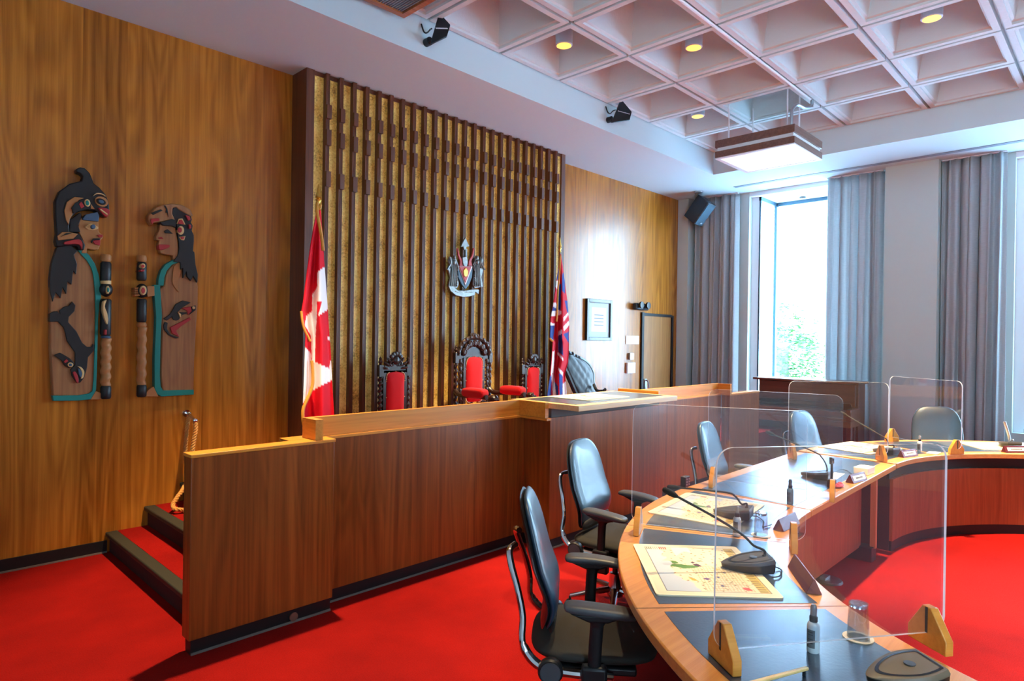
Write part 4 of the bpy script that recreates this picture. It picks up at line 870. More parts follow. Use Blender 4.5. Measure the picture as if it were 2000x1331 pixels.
b = NB(); bx(b, 9.74, 9.83, -5.5, 4.62, ZS-.006, ZS-.001); tag(obj('linear_vent', b, M_SLOT), 'long grey slot vent in the flat ceiling above the curtains', 'vent')
b = NB(); cyl(b, (10.85, 3.95, 4.129), (10.85, 3.95, 4.10), .05); tag(obj('recessed_light', b, M_GREYPL), 'small round ceiling fitting inside the bay window', 'ceiling fitting')
# ------------------------------------------------------------------ curtains
def curtain(label, ya, yb_, x=10.2, seed=0, amp=.05):
    t = thing('curtain', label, 'curtain', (x, (ya+yb_)/2, 0), group='grey floor length curtains'); r = np.random.default_rng(seed)
    nu = int((yb_-ya)*150); nv = 26; P = []; ph = r.uniform(0, 6, 4); ks = r.uniform(.9, 1.15, 4)
    for i in range(nv+1):
        z = .02+(ZS-.03)*i/nv; row = []; f = i/nv
        for j in range(nu+1):
            y = ya+(yb_-ya)*j/nu; s = y*2*PI
            w_ = math.sin(s*6.2*ks[0]+ph[0]+.5*math.sin(s*1.3+ph[3]))+.55*math.sin(s*11*ks[1]+ph[1]+.6*f)+.3*math.sin(s*3.1+ph[2]+f*1.2)
            row.append((x+amp*w_*(.75+.25*(1-f)), y+.012*math.sin(s*9+f*2), z))
        P.append(row)
    b = NB(); quadgrid(b, P); o = obj('drape', b, M_CURTAIN, t, smooth=180); sd = o.modifiers.new('thick', 'SOLIDIFY'); sd.thickness = .006
    b = NB(); bx(b, x-.03, x+.03, ya, yb_, ZS-.012, ZS-.001); obj('track', b, M_PALE, t)
curtain('grey curtain hanging between the dark loudspeaker and the bay window', 4.74, 5.50, 10.19, 1)
curtain('grey curtain covering the right side of the bay window, left of the white column', 2.60, 3.34, 10.17, 2)
curtain('grey curtain on the right of the white column, at the edge of the next window', 1.19, 1.885, 10.17, 5)
# ------------------------------------------------------------------ piano
t = thing('piano', 'dark brown upright piano under the bay window', 'piano', (9.55, 3.4, 0))
ya, yb_ = 2.70, 4.13
def pb(name, *q, m=None, bev=.006): b = NB(); bx(b, *q); return obj(name, b, m or W_PIANO, t, bevel=bev)
pb('back', 9.64, 9.93, ya+.02, yb_-.02, 0, 1.17); pb('lid', 9.50, 9.95, ya-.02, yb_+.02, 1.17, 1.20); pb('upper_panel', 9.58, 9.64, ya+.05, yb_-.05, .86, 1.16)
b = NB(); prism(b, [(9.56, ya+.08, .84), (9.50, ya+.08, .90), (9.51, ya+.08, .905), (9.575, ya+.08, .86)], (0, yb_-ya-.16, 0)); obj('music_shelf', b, W_PIANO, t)
pb('fallboard', 9.28, 9.60, ya+.06, yb_-.06, .70, .80); pb('key_bed', 9.24, 9.64, ya, yb_, .60, .68); pb('key_slip', 9.25, 9.30, ya+.06, yb_-.06, .68, .72, m=wood('piano_light_edge', (92, 58, 44), (128, 88, 66), 'y', 2, .3))
for y in (ya, yb_-.06): pb('cheek', 9.24, 9.64, y, y+.06, .68, .84); pb('leg', 9.27, 9.34, y, y+.06, .04, .60); pb('toe', 9.22, 9.64, y, y+.06, 0, .05)
pb('lower_panel', 9.60, 9.64, ya+.05, yb_-.05, .12, .60)
b = NB()
for k in (-.1, 0, .1): bx(b, 9.52, 9.62, 3.41+k-.015, 3.41+k+.015, .05, .065)
obj('pedal', b, M_BRASS, t)
# ------------------------------------------------------------------ horseshoe council table
ZT = .74
CL, CR = (3.957, -.48), (6.0, -.48)
LO, LI, RO, RI = 2.64, 1.835, 2.68, 1.88
M_SEAM = mat('dark_seam', (20, 18, 18), .6)
def pol(c, r, a): return Vector((c[0]+r*math.cos(math.radians(a)), c[1]+r*math.sin(math.radians(a)), 0))
def arc_table(label, c, ri, ro, a0, a1, cuts, loc):
    t = thing('council_table', label, 'table', loc)
    b = NB(); sector(b, c, ri, ro, a0, a1, ZT-.045, ZT, n=60); obj('table_top', b, W_TABLE, t, bevel=.006)
    dw = math.degrees(.03/2.2)
    for x0, x1 in zip(cuts, cuts[1:]):
        b = NB(); sector(b, c, ri+.105, ro-.095, x0+dw, x1-dw, ZT+.0002, ZT+.0016, n=30); obj('leather_inset', b, M_INSET, t)
    for x in cuts[1:-1]:
        b = NB(); d = math.degrees(.0012/2.2); sector(b, c, ri+.0, ro-.0, x-d, x+d, ZT+.0003, ZT+.0008, n=3); obj('seam', b, M_SEAM, t)
    b = NB(); sector(b, c, ri+.03, ri+.055, a0+.3, a1-.3, .085, .60, n=50); obj('curved_apron', b, W_APRON, t)
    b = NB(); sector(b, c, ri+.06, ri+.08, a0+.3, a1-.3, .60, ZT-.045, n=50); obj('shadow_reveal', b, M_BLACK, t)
    b = NB(); sector(b, c, ri+.035, ri+.055, a0+.3, a1-.3, 0, .085, n=50); obj('kick_board', b, M_BLACK, t)
    for a in (a0+.75, a1-.75, (a0+a1)/2):
        b = NB(); d = math.degrees(.018/2.2); sector(b, c, ri+.0565, ro-.32, a-d, a+d, .0, .5995, n=2); sector(b, c, ri+.082, ro-.32, a-d, a+d, .5995, ZT-.045, n=2); obj('support_panel', b, mat('dark_mahogany', (66, 26, 22), .4), t)
    return t
arc_table('near curved section of the horseshoe table with black leather tops', CL, LI, LO, 90.7, 186, [91.2, 114.1, 137.6, 161.2, 185], (2.3, .9, 0))
arc_table('far curved section of the horseshoe table under the last two screens', CR, RI, RO, -6, 89.4, [-5, 18.2, 42, 65.6, 88.6], (7.6, 1.1, 0))
t = thing('council_table', 'straight middle section of the horseshoe table', 'table', (4.95, 1.8, 0))
xa, xb = 3.942, 5.965
def ytop(x): return 2.16+.04*(x-3.95)/2.05
def ybot(x): return 1.357+.04*(x-3.95)/2.05
b = NB(); prism(b, [(xa, ybot(xa), ZT-.045), (xb, ybot(xb), ZT-.045), (xb, ytop(xb), ZT-.045), (xa, ytop(xa), ZT-.045)], (0, 0, .045)); obj('table_top', b, W_TABLE, t, bevel=.006)
for q0, q1 in ((3.96, 4.612), (4.618, 5.93)):
    b = NB(); prism(b, [(q0, ybot(q0)+.105, ZT+.0002), (q1, ybot(q1)+.105, ZT+.0002), (q1, ytop(q1)-.095, ZT+.0002), (q0, ytop(q0)-.095, ZT+.0002)], (0, 0, .0014)); obj('leather_inset', b, M_INSET, t)
b = NB(); bx(b, 4.6125, 4.6175, ybot(4.6)+.105, ytop(4.6)-.095, ZT+.0002, ZT+.001); obj('seam', b, M_SEAM, t)
b = NB(); bx(b, 4.0, 5.64, 1.56, 1.585, .10, ZT-.045); obj('modesty_panel', b, W_APRON, t)
b = NB(); bx(b, 5.66, 5.70, 1.46, 1.50, .10, ZT-.045); obj('leg', b, wood('orange_leg', (176, 84, 44), (206, 112, 66), 'z', 2, .4), t)
b = NB(); bx(b, 5.60, 5.72, 1.47, 2.0, 0, .11); obj('foot_block', b, M_BLACK, t)
b = NB(); bx(b, 5.68, 5.72, 1.585, 2.0, .112, ZT-.045); obj('support_panel', b, bpy.data.materials['dark_mahogany'], t)
b = NB(); bx(b, 4.0, 4.04, 1.60, 2.0, 0, ZT-.045); obj('support_panel', b, bpy.data.materials['dark_mahogany'], t)
# ------------------------------------------------------------------ clear screens in wooden wedge feet
def screen(label, Lp, Rp, w0=-.035, w1=.78, z0=.787, z1=1.40, first=[None]):
    Lp, Rp = Vector((*Lp, 0)), Vector((*Rp, 0)); e = (Rp-Lp).normalized(); ang = math.atan2(e.y, e.x)
    if first[0] is None:
        t = thing('clear_screen', label, 'screen', (Lp.x, Lp.y, ZT), ang, group='clear acrylic screens on the council table')
        b = NB(); pts = [(x, -.0045, z-ZT) for x, z in rrect(w0, w1, z0, z1, .052)]; prism(b, pts, (0, .009, 0))
        o = obj('panel', b, [M_ACRYL, M_EDGE], t, rel=False, smooth=40)
        for p in o.data.polygons: p.material_index = 0 if len(p.vertices) > 4 else 1
        prof = [(-.075, 0), (.075, 0), (.075, .045), (.017, .129), (-.017, .129), (-.075, .045)]
        for x in (.0, .728):
            b = NB(); prism(b, [(x-.0145, y, z+.002) for y, z in prof], (.029, 0, 0)); f = obj('wedge_foot', b, W_WEDGE, t, rel=False, bevel=.003)
            b = NB(); bx(b, x-.0149, x+.0149, -.0052, .0052, .047, .1295); obj('slot', b, M_SEAM, f, rel=False)
        first[0] = t; return t
    return dup(first[0], (Lp.x, Lp.y, ZT), ang, label)
screen('nearest clear screen, standing behind the loose taupe microphone base', (1.850, .883), (2.423, .486))
screen('clear screen between the two large maps on the near curved table', (2.806, 1.811), (3.103, 1.169))
screen('clear screen across the start of the straight middle table', (4.084, 2.05), (4.262, 1.415))
screen('clear screen at the join of the straight and far curved tables', (5.574, 2.082), (5.958, 1.622))
screen('farthest clear screen, in front of the white column and lone chair', (7.345, 1.76), (6.967, 1.18))
# ------------------------------------------------------------------ map boards
MAPM = attr_mat('map_print', .5, .35)
def map_col(s, t):
    """s across (short side), t along (long side); printed street map with cream border"""
    if s < .075 or s > .955 or t < .045 or t > .955: return (242, 224, 188)
    if s < .082 or s > .948 or t < .05 or t > .95: return (70, 74, 84)
    u, v = (s-.08)/.87, (t-.05)/.9
    n = math.sin(u*23+v*9)*.012+math.sin(v*41+u*17)*.008
    if u > .9: return (226, 190, 106) if math.sin(v*160) > -.3 or u > .985 else (120, 100, 60)
    if v < .06 and u < .24: return (226, 220, 200) if math.sin(u*260) > 0 else ((190, 60, 40) if u > .14 else (120, 120, 96))
    coast = .20+.05*math.sin(v*7+.8)+n*2
    if v > .5: coast += .06*(v-.5)*3
    if u < coast and not (v < .35 and u > coast-.06): return (192, 200, 208)
    inl = .22+.10*math.sin(u*9+.5)+n
    if v < inl and u > .30 and (u < .50): return (196, 202, 208)
    def blob(cu, cv, a, b_, rot=0):
        x, y = u-cu, v-cv; c, s_ = math.cos(rot), math.sin(rot); x, y = x*c+y*s_, -x*s_+y*c; return abs(x)/a+abs(y)/b_ < 1+n*14
    if blob(.30, .47, .17, .06, .05) or blob(.24, .38, .06, .035, .6): return (84, 126, 44)
    if blob(.47, .44, .05, .03, .5) or blob(.44, .38, .03, .02): return (88, 44, 72)
    if blob(.47, .74, .045, .03): return (92, 56, 116)
    if blob(.33, .76, .05, .025, .7): return (228, 160, 44)
    if blob(.80, .93, .05, .03, .5): return (212, 70, 66)
    if blob(.60, .70, .018, .016) or blob(.70, .60, .022, .016) or blob(.58, .88, .02, .018): return (66, 60, 110)
    if blob(.65, .52, .03, .02): return (226, 172, 80)
    if blob(.42, .82, .02, .014) or blob(.55, .80, .018, .014) or blob(.74, .46, .03, .018) or blob(.52, .34, .03, .016): return (120, 130, 70)
    if .46 < v < .98 and .38 < u < .86 and (math.sin(u*190+v*8) > .72 or math.sin(v*150) > .86): return (196, 170, 130)
    if math.sin(u*57+math.sin(v*31)*1.7)*math.sin(v*49+math.sin(u*27)) > .80: return (150, 124, 92)
    return (240, 220, 178)
mproto = [None]
def map_board(label, a, d, w, h, z, nm='map_board', th=.006, tilt=0):
    a = Vector((a[0], a[1], 0)); d = Vector((d[0], d[1], 0)); e = (d-a).normalized(); sd = Vector((-e.y, e.x, 0)); ang = math.atan2(e.y, e.x)
    if mproto[0] is None:
        t = thing(nm, label, 'map', (a.x, a.y, z), ang, group='printed street map boards')
        pts = rrect(0, h, 0, w, .018); b = NB(); prism(b, [(x, y, 0) for x, y in pts], (0, 0, th)); obj('board', b, M_CREAM, t, rel=False)
        ns, nt_ = 150, 190; P = [[(.012+(h-.024)*j/nt_, .012+(w-.024)*i/ns, th+.0004) for j in range(nt_+1)] for i in range(ns+1)]
        b = NB(); quadgrid(b, P); o = obj('print', b, MAPM, t, rel=False, smooth=0)
        set_cols(o, [tuple(.92*q for q in map_col(i/ns, j/nt_)) for i in range(ns+1) for j in range(nt_+1)])
        mproto[0] = t; return t
    c = dup(mproto[0], (a.x, a.y, z), ang, label); return c
zm = ZT+.0018
# long side runs a->d, short side lies to the left of a->d
map_board('nearest large street map board, under the first gooseneck microphone', (2.611, 1.714), (2.156, 1.306), .485, .61, zm)
map_board('second large street map board, just beyond the second clear screen', (3.761, 2.065), (3.154, 1.98), .485, .61, zm)
map_board('street map board at the near end of the far curved table', (6.97, 2.03), (6.38, 2.15), .44, .60, zm)
map_board('street map board in front of the lone chair on the far table', (8.18, .84), (7.80, 1.32), .44, .60, zm)
m_ = map_board('street map board lying on the central desk of the dais', (4.97, 3.80), (4.36, 3.80), .44, .60, 1.2028)
# ------------------------------------------------------------------ microphones
M_MICB = mat('mic_grey', (74, 74, 78), .42); M_MICD = mat('mic_dark', (26, 27, 29), .3); M_FOAM = mat('foam_head', (26, 24, 22), .95, bump=.5, bscale=500)
def mic_base(t, top=None, nub=True):
    """base in local axes: nose towards -y (the speaker), tall end at +y"""
    def outl(a, k=1.0):
        x, y = math.cos(a)*.075*k, math.sin(a)*.132*k
        if y < 0: x *= (1-.42*min(1, -y/.132)**1.6)
        return x, min(y, .072*k)
    def hz(y): return .026+.034*((y+.132)/.204)
    b = NB(); n = 44; P = []
    for k, f in ((.94, 0.0), (1.0, .2), (1.02, .78)):
        P.append([Vector((outl(2*PI*j/n, k)[0], outl(2*PI*j/n, k)[1], .002+hz(outl(2*PI*j/n)[1])*f)) for j in range(n)])
    V = quadgrid(b, P, close_v=True); b.faces.new(V[0][::-1]); b.faces.new(V[-1]); obj('base', b, M_MICD, t, rel=False, smooth=50)
    b = NB(); P = []
    for k, f in ((1.022, .7), (1.03, .82), (.97, 1.0)): P.append([Vector((outl(2*PI*j/n, k)[0], outl(2*PI*j/n, k)[1], .002+hz(outl(2*PI*j/n)[1])*f)) for j in range(n)])
    V = quadgrid(b, P, close_v=True); b.faces.new(V[-1]); obj('top_shell', b, top or M_MICB, t, rel=False, smooth=50)
    b = NB(); P = []
    for k, dz in ((.84, .0008), (.74, .0012)): P.append([Vector((outl(2*PI*j/n, k)[0], outl(2*PI*j/n, k)[1]+.004, .002+hz(outl(2*PI*j/n, k)[1]+.004)+dz)) for j in range(n)])
    quadgrid(b, P, close_v=True); obj('dark_band', b, M_MICD, t, rel=False, smooth=60)
    b = NB(); lathe(b, [(.001, 0), (.016, 0), (.016, .002), (.001, .0024)], (0, .0, .002+hz(0)+.0008), 20); obj('button', b, M_GREYPL, t, rel=False)
def gooseneck(t, pts, r=.0055, hl=.045):
    b = NB(); sp_ = smooth_path(pts, 8); tube(b, sp_, [r*1.5]*5+[r]*(len(sp_)-5), 8); obj('gooseneck', b, M_BLKPL, t)
    d = (sp_[-1]-sp_[-4]).normalized(); p = sp_[-1]; b = NB(); tube(b, [p-d*.01, p+d*.004, p+d*hl*.5, p+d*hl, p+d*(hl+.008)], [.008, .0125, .0135, .0125, .006], 14); obj('mic_head', b, M_FOAM, t)
def cable(t, pts, r=.003): b = NB(); tube(b, smooth_path(pts, 8), r, 6); obj('cable', b, M_BLKPL, t)
def microphone(label, pos, face, neck=None, top=None, tail=None, dz=.0, wand=False):
    """face: angle (deg) of the direction the nose points to"""
    rz = math.radians(face+90); pos = Vector((pos[0], pos[1], zm+dz)); t = thing('microphone', label, 'microphone', pos, rz, group='desk microphones on the council table')
    mic_base(t, top)
    Ri = Matrix.Rotation(-rz, 3, 'Z')
    loc = lambda w: Ri@(Vector(w)-pos)
    if neck:
        q = [Vector((0, .045, .05)), Vector((0, .046, .08))]+[loc(w) for w in neck]
        b = NB(); sp_ = smooth_path(q, 8); nk = [.009]*4+[.0055]*(len(sp_)-4)
        if wand: nk = [.006]*(len(sp_)-18)+[.012]*18
        tube(b, sp_, nk, 10); obj('gooseneck', b, M_STEEL if wand else M_BLKPL, t, rel=False)
        d = (sp_[-1]-sp_[-4]).normalized(); p = sp_[-1]; b = NB()
        if wand: ball(b, p, .013, 10)
        else: tube(b, [p-d*.012, p+d*.002, p+d*.025, p+d*.05, p+d*.058], [.007, .0125, .014, .0125, .006], 14); obj('mic_head', b, M_FOAM, t, rel=False)
    if tail:
        b = NB(); tube(b, smooth_path([loc(w) for w in tail], 8), .0032, 6); obj('cable', b, M_BLKPL, t, rel=False)
    return t
def neck_px(base, face, pts):
    d = (math.cos(math.radians(face)), math.sin(math.radians(face))); return [PV(u, v, base, d) for u, v in pts]
m1 = (2.70, 1.165); 
microphone('gooseneck microphone on the nearest street map board', m1, 131, neck_px(m1, 131, [(1472, 1066), (1450, 1045), (1400, 1013), (1318, 968)]), tail=[PZ(1505, 1105, .765), PZ(1520, 1110, .7485), PZ(1527, 1116, .7485), PZ(1522, 1126, .7485), PZ(1508, 1128, .7485)], dz=.0068)
m2 = (3.44, 1.575)
microphone('gooseneck microphone on the second street map board, beside the drinking glass', m2, 104, neck_px(m2, 104, [(1448, 985), (1436, 970), (1415, 962), (1322, 953)]), tail=[PZ(1466, 1008, .76), PZ(1480, 1010, .7485), PZ(1492, 1020, .7485), PZ(1490, 1030, .7485), PZ(1507, 1025, .7485)], dz=.0068)
m3 = (4.90, 1.63)
microphone('gooseneck microphone on the straight middle table', m3, 92, neck_px(m3, 92, [(1612, 905), (1604, 893), (1590, 883), (1510, 849)]), tail=[PZ(1625, 925, .77), PZ(1640, 918, .76), PZ(1655, 920, .7485), PZ(1668, 930, .7485)])
m4 = (6.44, 1.57)
microphone('gooseneck microphone beside the burgundy name plate on the far curved table', m4, 78, neck_px(m4, 78, [(1736, 870), (1733, 862), (1722, 852), (1652, 811)]), tail=[PZ(1743, 880, .76), PZ(1752, 884, .7485), PZ(1758, 890, .7485)], dz=.0068)
m5 = (7.78, .86)
microphone('microphone with straight upright stem at the right end of the far table', m5, 40, [PV(1973, 862, m5, (.71, -.70)), PV(1970, 850, m5, (.71, -.70)), PV(1962, 824, m5, (.71, -.70))], dz=.0068, wand=True)
m0 = (2.15, .46)
microphone('loose taupe microphone base without a stem, nearest the camera', m0, 142, None, mat('taupe_base', (112, 98, 78), .5))
# ------------------------------------------------------------------ glasses, coasters, bottles
def turned(t, name, m, prof, n=32, **kw): b = NB(); lathe(b, prof, n=n, **kw); return obj(name, b, m, t, rel=False, smooth=40)
def tumbler(label, p):
    t = thing('drinking_glass', label, 'glass', (p[0], p[1], ZT+.0052), group='upturned glasses on paper coasters')
    turned(t, 'wall', M_TUMBLER, [(.034, .0), (.0325, .045), (.0300, .098), (.0305, .106), (.030, .114), (.001, .1145), (.001, .1), (.0265, .098), (.0305, .045), (.0322, .0), (.034, 0)])
    turned(t, 'thick_base', mat('glass_base', (236, 240, 244), .05, trans=.75, ior=1.5, spec=1.0), [(.001, .1005), (.0255, .1005), (.0272, .106), (.026, .112), (.001, .1135)])
    return t
gp = PZ(1676, 1245, .745)[:2]; g2 = PZ(1486, 1045, .745)[:2]
for lab, p in (('round cream coaster under the nearest upturned glass', gp), ('round cream coaster under the glass beside the second microphone', g2)):
    b = NB(); lathe(b, [(.001, 0), (.047, 0), (.047, .003), (.001, .0032)], (p[0], p[1], ZT+.0018), 36); tag(obj('coaster', b, M_CREAM), lab, 'coaster', 'round coasters')
tumbler('nearest upturned drinking glass, at the inner edge of the table', gp); tumbler('upturned drinking glass beside the second gooseneck microphone', g2)
def sprayer(label, p, frost, first=[None]):
    m = (ZT+.0018)
    t = thing('spray_bottle', label, 'bottle', (p[0], p[1], m), math.atan2(-p[1], -p[0]), group='small spray bottles on the table')
    turned(t, 'body', mat('bottle_white' if frost else 'bottle_clear', (206, 214, 214) if frost else (108, 130, 136), .3, trans=.0 if frost else .35), [(.016, 0), (.019, .004), (.019, .085), (.016, .093), (.011, .097), (.001, .097)])
    turned(t, 'collar', M_BLKPL, [(.012, .097), (.0125, .113), (.009, .117), (.001, .117)], 20)
    turned(t, 'cap', mat('cap_clear', (170, 160, 156), .2, trans=.5) if frost else M_GREYPL, [(.0095, .117), (.010, .140), (.007, .150), (.001, .151)], 20)
    b = NB(); n = 10; a0, a1 = -1.2, .25
    P = [[(.0194*math.cos(a0+(a1-a0)*i/n), .0194*math.sin(a0+(a1-a0)*i/n), z) for z in (.018, .075)] for i in range(n+1)]
    quadgrid(b, P); obj('label', b, mat('grey_label', (96, 100, 100), .5), t, rel=False)
    b = NB()
    for z in (.066, .058, .044, .038, .032): P = [[(.0197*math.cos(a), .0197*math.sin(a), z+d) for d in (0, .0024)] for a in np.linspace(a0+.25, a1-.3, 7)]; quadgrid(b, P)
    obj('label_print', b, mat('label_print', (40, 42, 44), .5), t, rel=False)
    return t
sprayer('nearest white spray bottle with grey label, on the black leather', PZ(1588, 1272, .745)[:2], True)
sprayer('white spray bottle beside the second map and microphone', PZ(1439, 1046, .745)[:2], True)
sprayer('clear grey spray bottle standing in the glare on the straight table', PZ(1543, 984, .745)[:2], False)
sprayer('white spray bottle on the far table in front of the lone chair', PZ(1796, 882, .745)[:2], True)
# ------------------------------------------------------------------ name plates and small things
M_BURG = wood('burgundy_plate', (70, 18, 26), (104, 34, 42), 'x', 2, .3); M_IVORY = mat('ivory_insert', (224, 216, 196), .4); M_INK = mat('ink', (40, 36, 36), .6)
def name_plate(label, a, c, insert=True):
    a, c = Vector((a[0], a[1], zm)), Vector((c[0], c[1], zm)); e = (c-a); ln = e.length; ang = math.atan2(e.y, e.x); md = (a+c)/2
    t = thing('name_plate', label, 'name plate', md, ang, group='triangular name plates on the table edge')
    b = NB(); prism(b, [(-ln/2, -.03, 0), (-ln/2, .03, 0), (-ln/2, .003, .058), (-ln/2, -.003, .058)], (ln, 0, 0)); obj('block', b, M_BURG, t, rel=False, bevel=.002)
    if insert:
        nrm = Vector((0, -.058, .027)).normalized(); up_ = Vector((0, .027, .058)).normalized(); c0 = Vector((0, -.0165, .029))+nrm*.0006
        b = NB(); prism(b, [c0+Vector((x, 0, 0))+up_*z for x, z in ((-ln*.40, -.017), (ln*.40, -.017), (ln*.40, .017), (-ln*.40, .017))], nrm*.0012); obj('insert', b, M_IVORY, t, rel=False)
        b = NB(); x = -ln*.24
        while x < ln*.24:
            w_ = rng.uniform(.004, .008); prism(b, [c0+nrm*.0013+Vector((xx, 0, 0))+up_*z for xx, z in ((x, -.006), (x+w_, -.006), (x+w_, .006), (x, .006))], nrm*.0004); x += w_+.003
        obj('lettering', b, M_INK, t, rel=False, smooth=0)
    return t
pa = pol(CL, 1.885, 125.2); pc = pol(CL, 1.885, 132.8)
name_plate('burgundy triangular name plate on the inner edge, in front of the nearest map', PZ(1552, 1107, .745), PZ(1590, 1160, .745), False)
name_plate('dark triangular name plate tucked behind the wooden foot of the second screen', PZ(1520, 1036, .745), PZ(1552, 1020, .745), False)
name_plate('name plate with pale insert on the straight middle table', PZ(1659, 943, .745), PZ(1687, 936, .745))
name_plate('burgundy name plate with cream insert at the start of the far curved table', PZ(1759, 893, .745), PZ(1787, 889, .745))
name_plate('burgundy name plate with cream insert at the right edge of the far table', PZ(1960, 883, .745), PZ(2004, 883, .745))
b = NB(); q = PZ(1702, 926, .745); e = Vector((.99, .02, 0)); bx(b, -.075, .075, -.05, .05, 0, .05, M=Matrix.Translation((q.x, q.y+.05, zm))@Matrix.Rotation(-.06, 4, 'Z'))
tag(obj('small_box', b, mat('cream_box', (232, 220, 196), .5), bevel=.003), 'small cream box on the table edge beside a screen foot', 'box')
q = PZ(1624, 951, .745); t = thing('phone_stand', 'small black clamp stand on the straight table edge', 'stand', (q.x, q.y, zm))
b = NB(); bx(b, -.03, .03, -.022, .022, 0, .055, M=Matrix.Translation((q.x, q.y, zm))); obj('base', b, M_BLKPL, t, bevel=.006)
b = NB(); cyl(b, (q.x, q.y, zm+.055), (q.x, q.y, zm+.16), .008); bx(b, q.x-.025, q.x+.02, q.y-.008, q.y+.008, zm+.16, zm+.175); bx(b, q.x-.027, q.x-.017, q.y-.008, q.y+.008, zm+.16, zm+.205); bx(b, q.x+.013, q.x+.022, q.y-.008, q.y+.008, zm+.16, zm+.195); obj('clamp_arm', b, M_BLKPL, t)
b = NB(); q = PZ(1638, 951, .745); ball(b, (q.x, q.y, zm+.012), (.06, .03, .012), 12)
for k in range(5): ball(b, (q.x-.05+k*.025, q.y+.008*(-1)**k, zm+.018), (.018, .014, .01), 8)
tag(obj('crumpled_cloth', b, mat('pink_cloth', (214, 84, 92), .8)), 'crumpled pink cloth beside the black clamp stand', 'cloth')
for lab, c in (('loose white paper on the far curved table edge, right of the burgundy name plate', [(1808, 886), (1830, 888), (1838, 884), (1815, 882)]), ('pale card lying under the microphone on the straight table', [(1588, 931), (1630, 940), (1650, 926), (1606, 921)])):
    b = NB(); prism(b, [PZ(u, v, zm) for u, v in c], (0, 0, .0012)); tag(obj('paper_sheet', b, M_PALE), lab, 'paper')
a, c = PZ(1470, 1338, .757), PZ(1577, 1309, .757); d = (c-a).normalized(); n_ = Vector((-d.y, d.x, 0)); t = thing('wooden_bar', 'pale wooden bar with rounded end at the bottom edge of the view', 'bar', (c.x, c.y, zm))
a = a-d*.2; b = NB(); prism(b, [a-n_*.006, c-n_*.006, c+n_*.006, a+n_*.006], (0, 0, .010)); obj('bar', b, wood('pale_bar', (226, 180, 106), (244, 210, 146), 'x', 2, .4), t, bevel=.003)
b = NB(); q = c-d*.012; bx(b, q.x-.006, q.x+.006, q.y-.004, q.y+.004, zm, .757); q = a+d*.05; bx(b, q.x-.006, q.x+.006, q.y-.004, q.y+.004, zm, .757); obj('peg', b, M_BLKPL, t)
fo = PZ(1616, 1133, 0); b = NB(); lathe(b, [(.001, 0), (.085, 0), (.08, .012), (.06, .014), (.001, .012)], (fo.x-.05, 1.42, .001), 30)
t = thing('floor_outlet', 'round dark floor outlet on the carpet by the table apron', 'outlet', (4.2, 1.42, 0)); bpy.data.objects.remove(t)
pv = PZ(1614, 1132, .01); b.free()
t = thing('floor_outlet', 'round dark floor outlet on the red carpet below the table', 'outlet', (pv.x, pv.y, 0))
b = NB(); lathe(b, [(.001, 0), (.11, 0), (.10, .012), (.075, .014), (.001, .012)], (pv.x, pv.y, .001), 30); obj('plate', b, mat('bronze_plate', (64, 60, 56), .4, .5), t)
b = NB(); bx(b, pv.x-.05, pv.x+.05, pv.y-.01, pv.y+.03, .013, .03); obj('hinged_lid', b, M_STEEL, t)
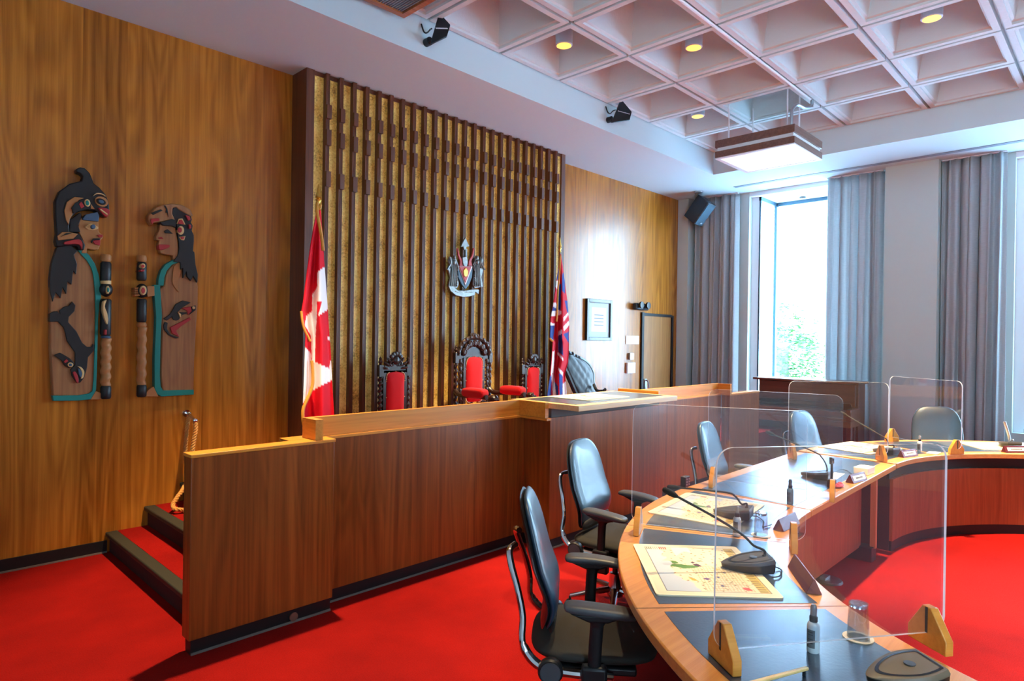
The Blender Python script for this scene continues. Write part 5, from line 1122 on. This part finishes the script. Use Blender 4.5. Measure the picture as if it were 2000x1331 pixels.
# ------------------------------------------------------------------ swivel chairs
def chair_parts(t):
    def back_front(u, v):
        # v from 0 (bottom, z .52) to 1 (top, z 1.04): lumbar bulge then lean
        z = .50+.56*v; y = -.175-.095*v*v+.035*math.exp(-((v-.25)/.18)**2)+.16*u*u*(1-.4*v)
        return (u, y, z), (0, 1, .2*v)
    def outl(a, s):
        x, w_ = superell(a, 1.0, .5, 3.6); v = .5+w_; wd = .250-.06*max(0, v-.25)**1.3-.03*(1-v)**3; 
        return x*wd*s, .5+(v-.5)*s
    b = NB(); pillow(b, outl, back_front, .055, 9, .55); obj('backrest', b, M_LEATHER, t, rel=False, smooth=80)
    b = NB(); pillow(b, lambda a, s: outl(a, s), lambda u, v: (Vector(back_front(u, v)[0])+Vector((0, -.022, -.004)), (0, 1, .2)), .040, 6, .6); obj('back_shell', b, M_BLKPL, t, rel=False, smooth=80)
    b = NB(); pillow(b, lambda a, s: ((superell(a, .20, .055, 3))[0]*s, .075+superell(a, .2, .075, 3)[1]*s), lambda u, v: (Vector(back_front(u, v)[0])+Vector((0, .016, 0)), (0, 1, 0)), .03, 5, .6); obj('lumbar_pad', b, M_FABRIC, t, rel=False, smooth=80)
    b = NB(); pillow(b, lambda a, s: tuple(q*s for q in superell(a, .255, .265, 3.4)), lambda u, v: ((u, .03+v, .445-.55*max(0, v-.12)**2+.10*u*u), (0, 0, 1)), .085, 8, .5); obj('seat', b, M_FABRIC, t, rel=False, smooth=80)
    b = NB(); bx(b, -.20, .20, -.16, .20, .365, .40); bx(b, -.09, .09, -.10, .10, .31, .365); obj('seat_pan', b, M_BLKPL, t, rel=False, bevel=.01)
    for s in (-1, 1):
        b = NB(); tube(b, smooth_path([(s*.235, .10, .385), (s*.262, -.0, .40), (s*.268, -.11, .41), (s*.262, -.20, .43), (s*.25, -.258, .50), (s*.225, -.262, .60), (s*.205, -.285, .70), (s*.18, -.315, .79), (s*.15, -.325, .84), (s*.10, -.305, .85)], 6), [.015]*6+[.019]*18+[.014]*31, 10); obj('back_arm', b, M_CHROME, t, rel=False)
        b = NB(); m = Matrix.Rotation(s*PI/2, 3, 'Y'); lathe(b, [(.001, -.01), (.046, -.01), (.050, 0), (.050, .022), (.044, .03), (.001, .030)], (s*.275, -.145, .418), 28, M=m); k = obj('tilt_knob', b, M_BLKPL, t, rel=False)
        b = NB(); lathe(b, [(.034, .030), (.040, .0305), (.040, .033), (.034, .033)], (s*.275, -.145, .418), 28, M=m); obj('knob_ring', b, M_GREYPL, k, rel=False)
        b = NB(); P0_, P1_ = Vector((s*.300, .02, .32)), Vector((s*.305, .045, .44))
        bx(b, s*.27-.02, s*.27+.05*s+.0, -.02, .07, .32, .46) if False else bx(b, min(s*.262, s*.312), max(s*.262, s*.312), -.025, .075, .31, .45); bx(b, min(s*.18, s*.27), max(s*.18, s*.27), 0, .05, .33, .37); obj('arm_socket', b, M_BLKPL, t, rel=False, bevel=.012)
        b = NB(); tube(b, smooth_path([(s*.288, .025, .44), (s*.290, .03, .56), (s*.292, .035, .632)], 5), [.026]*9+[.034]*2, 12, flat=.6); obj('arm_post', b, M_BLKPL, t, rel=False)
        b = NB(); prism(b, [(s*.292-.024, y, z) for y, z in ((-.075, .655), (.0, .625), (.075, .625), (.15, .655))], (.048, 0, 0)); obj('arm_bracket', b, M_BLKPL, t, rel=False, bevel=.008)
        b = NB(); pillow(b, lambda a, q: tuple(c*q for c in superell(a, .045, .142, 5)), lambda u, v: ((s*.290+u-.010*s*(v/.14)**2, .045+v, .668-.35*v*v-.012*v/.14), (0, 0, 1)), .036, 6, .3); obj('arm_pad', b, M_GREYPL, t, rel=False, smooth=80)
    b = NB(); lathe(b, [(.028, .10), (.028, .20), (.018, .205), (.018, .32)], n=20); obj('gas_column', b, M_BLKPL, t, rel=False)
    b = NB(); lathe(b, [(.05, .075), (.055, .09), (.042, .13), (.036, .22), (.03, .222)], n=24); obj('hub', b, M_CHROME, t, rel=False)
    for k in range(5):
        a = 2*PI*k/5+.35; d = Vector((math.cos(a), math.sin(a), 0)); b = NB(); tube(b, [d*.04+Vector((0, 0, .115)), d*.16+Vector((0, 0, .10)), d*.295+Vector((0, 0, .078))], [.027, .023, .017], 10, flat=.75); lg = obj('base_leg', b, M_CHROME, t, rel=False)
        b = NB(); e = d*.295; n_ = Vector((-d.y, d.x, 0))
        for s in (-1, 1): cyl(b, e+n_*(s*.008)+Vector((0, 0, .027)), e+n_*(s*.024)+Vector((0, 0, .027)), .026, n=18)
        cyl(b, e+Vector((0, 0, .03)), e+Vector((0, 0, .078)), .008); obj('caster', b, M_BLKPL, lg, rel=False)
ch = thing('swivel_chair', 'nearest black leather swivel chair with chrome back arms, facing the nearest map', 'chair', group='black leather swivel chairs around the table'); chair_parts(ch)
def seat_at(x, y, face): return (x, y, 0), math.radians(face-90)
ch.location, ch.rotation_euler.z = seat_at(2.235, 1.70, -51)[0], math.radians(-51-90)
for lab, x, y, f in (('black leather swivel chair behind the second map, second along the table', 3.445, 2.392, -78), ('black leather swivel chair at the straight middle table, in front of the far dais panel', 4.975, 2.29, -80), ('black leather swivel chair near the piano, seen through the fourth screen', 6.45, 2.10, -100), ('black leather swivel chair facing the view from the far table, below the white column', 7.96, 1.45, -158)):
    dup(ch, (x, y, 0), math.radians(f-90), lab)
SC.view_settings.view_transform = 'Standard'; SC.view_settings.look = 'None'; SC.view_settings.gamma = 1.0; SC.view_settings.use_curve_mapping = False
SC.view_settings.exposure = 0.65
cy_ = SC.cycles
cy_.use_denoising = True; cy_.max_bounces = 9; cy_.diffuse_bounces = 5; cy_.glossy_bounces = 4; cy_.transmission_bounces = 6; cy_.transparent_max_bounces = 24
cy_.sample_clamp_indirect = 8.0; cy_.caustics_reflective = False; cy_.caustics_refractive = False
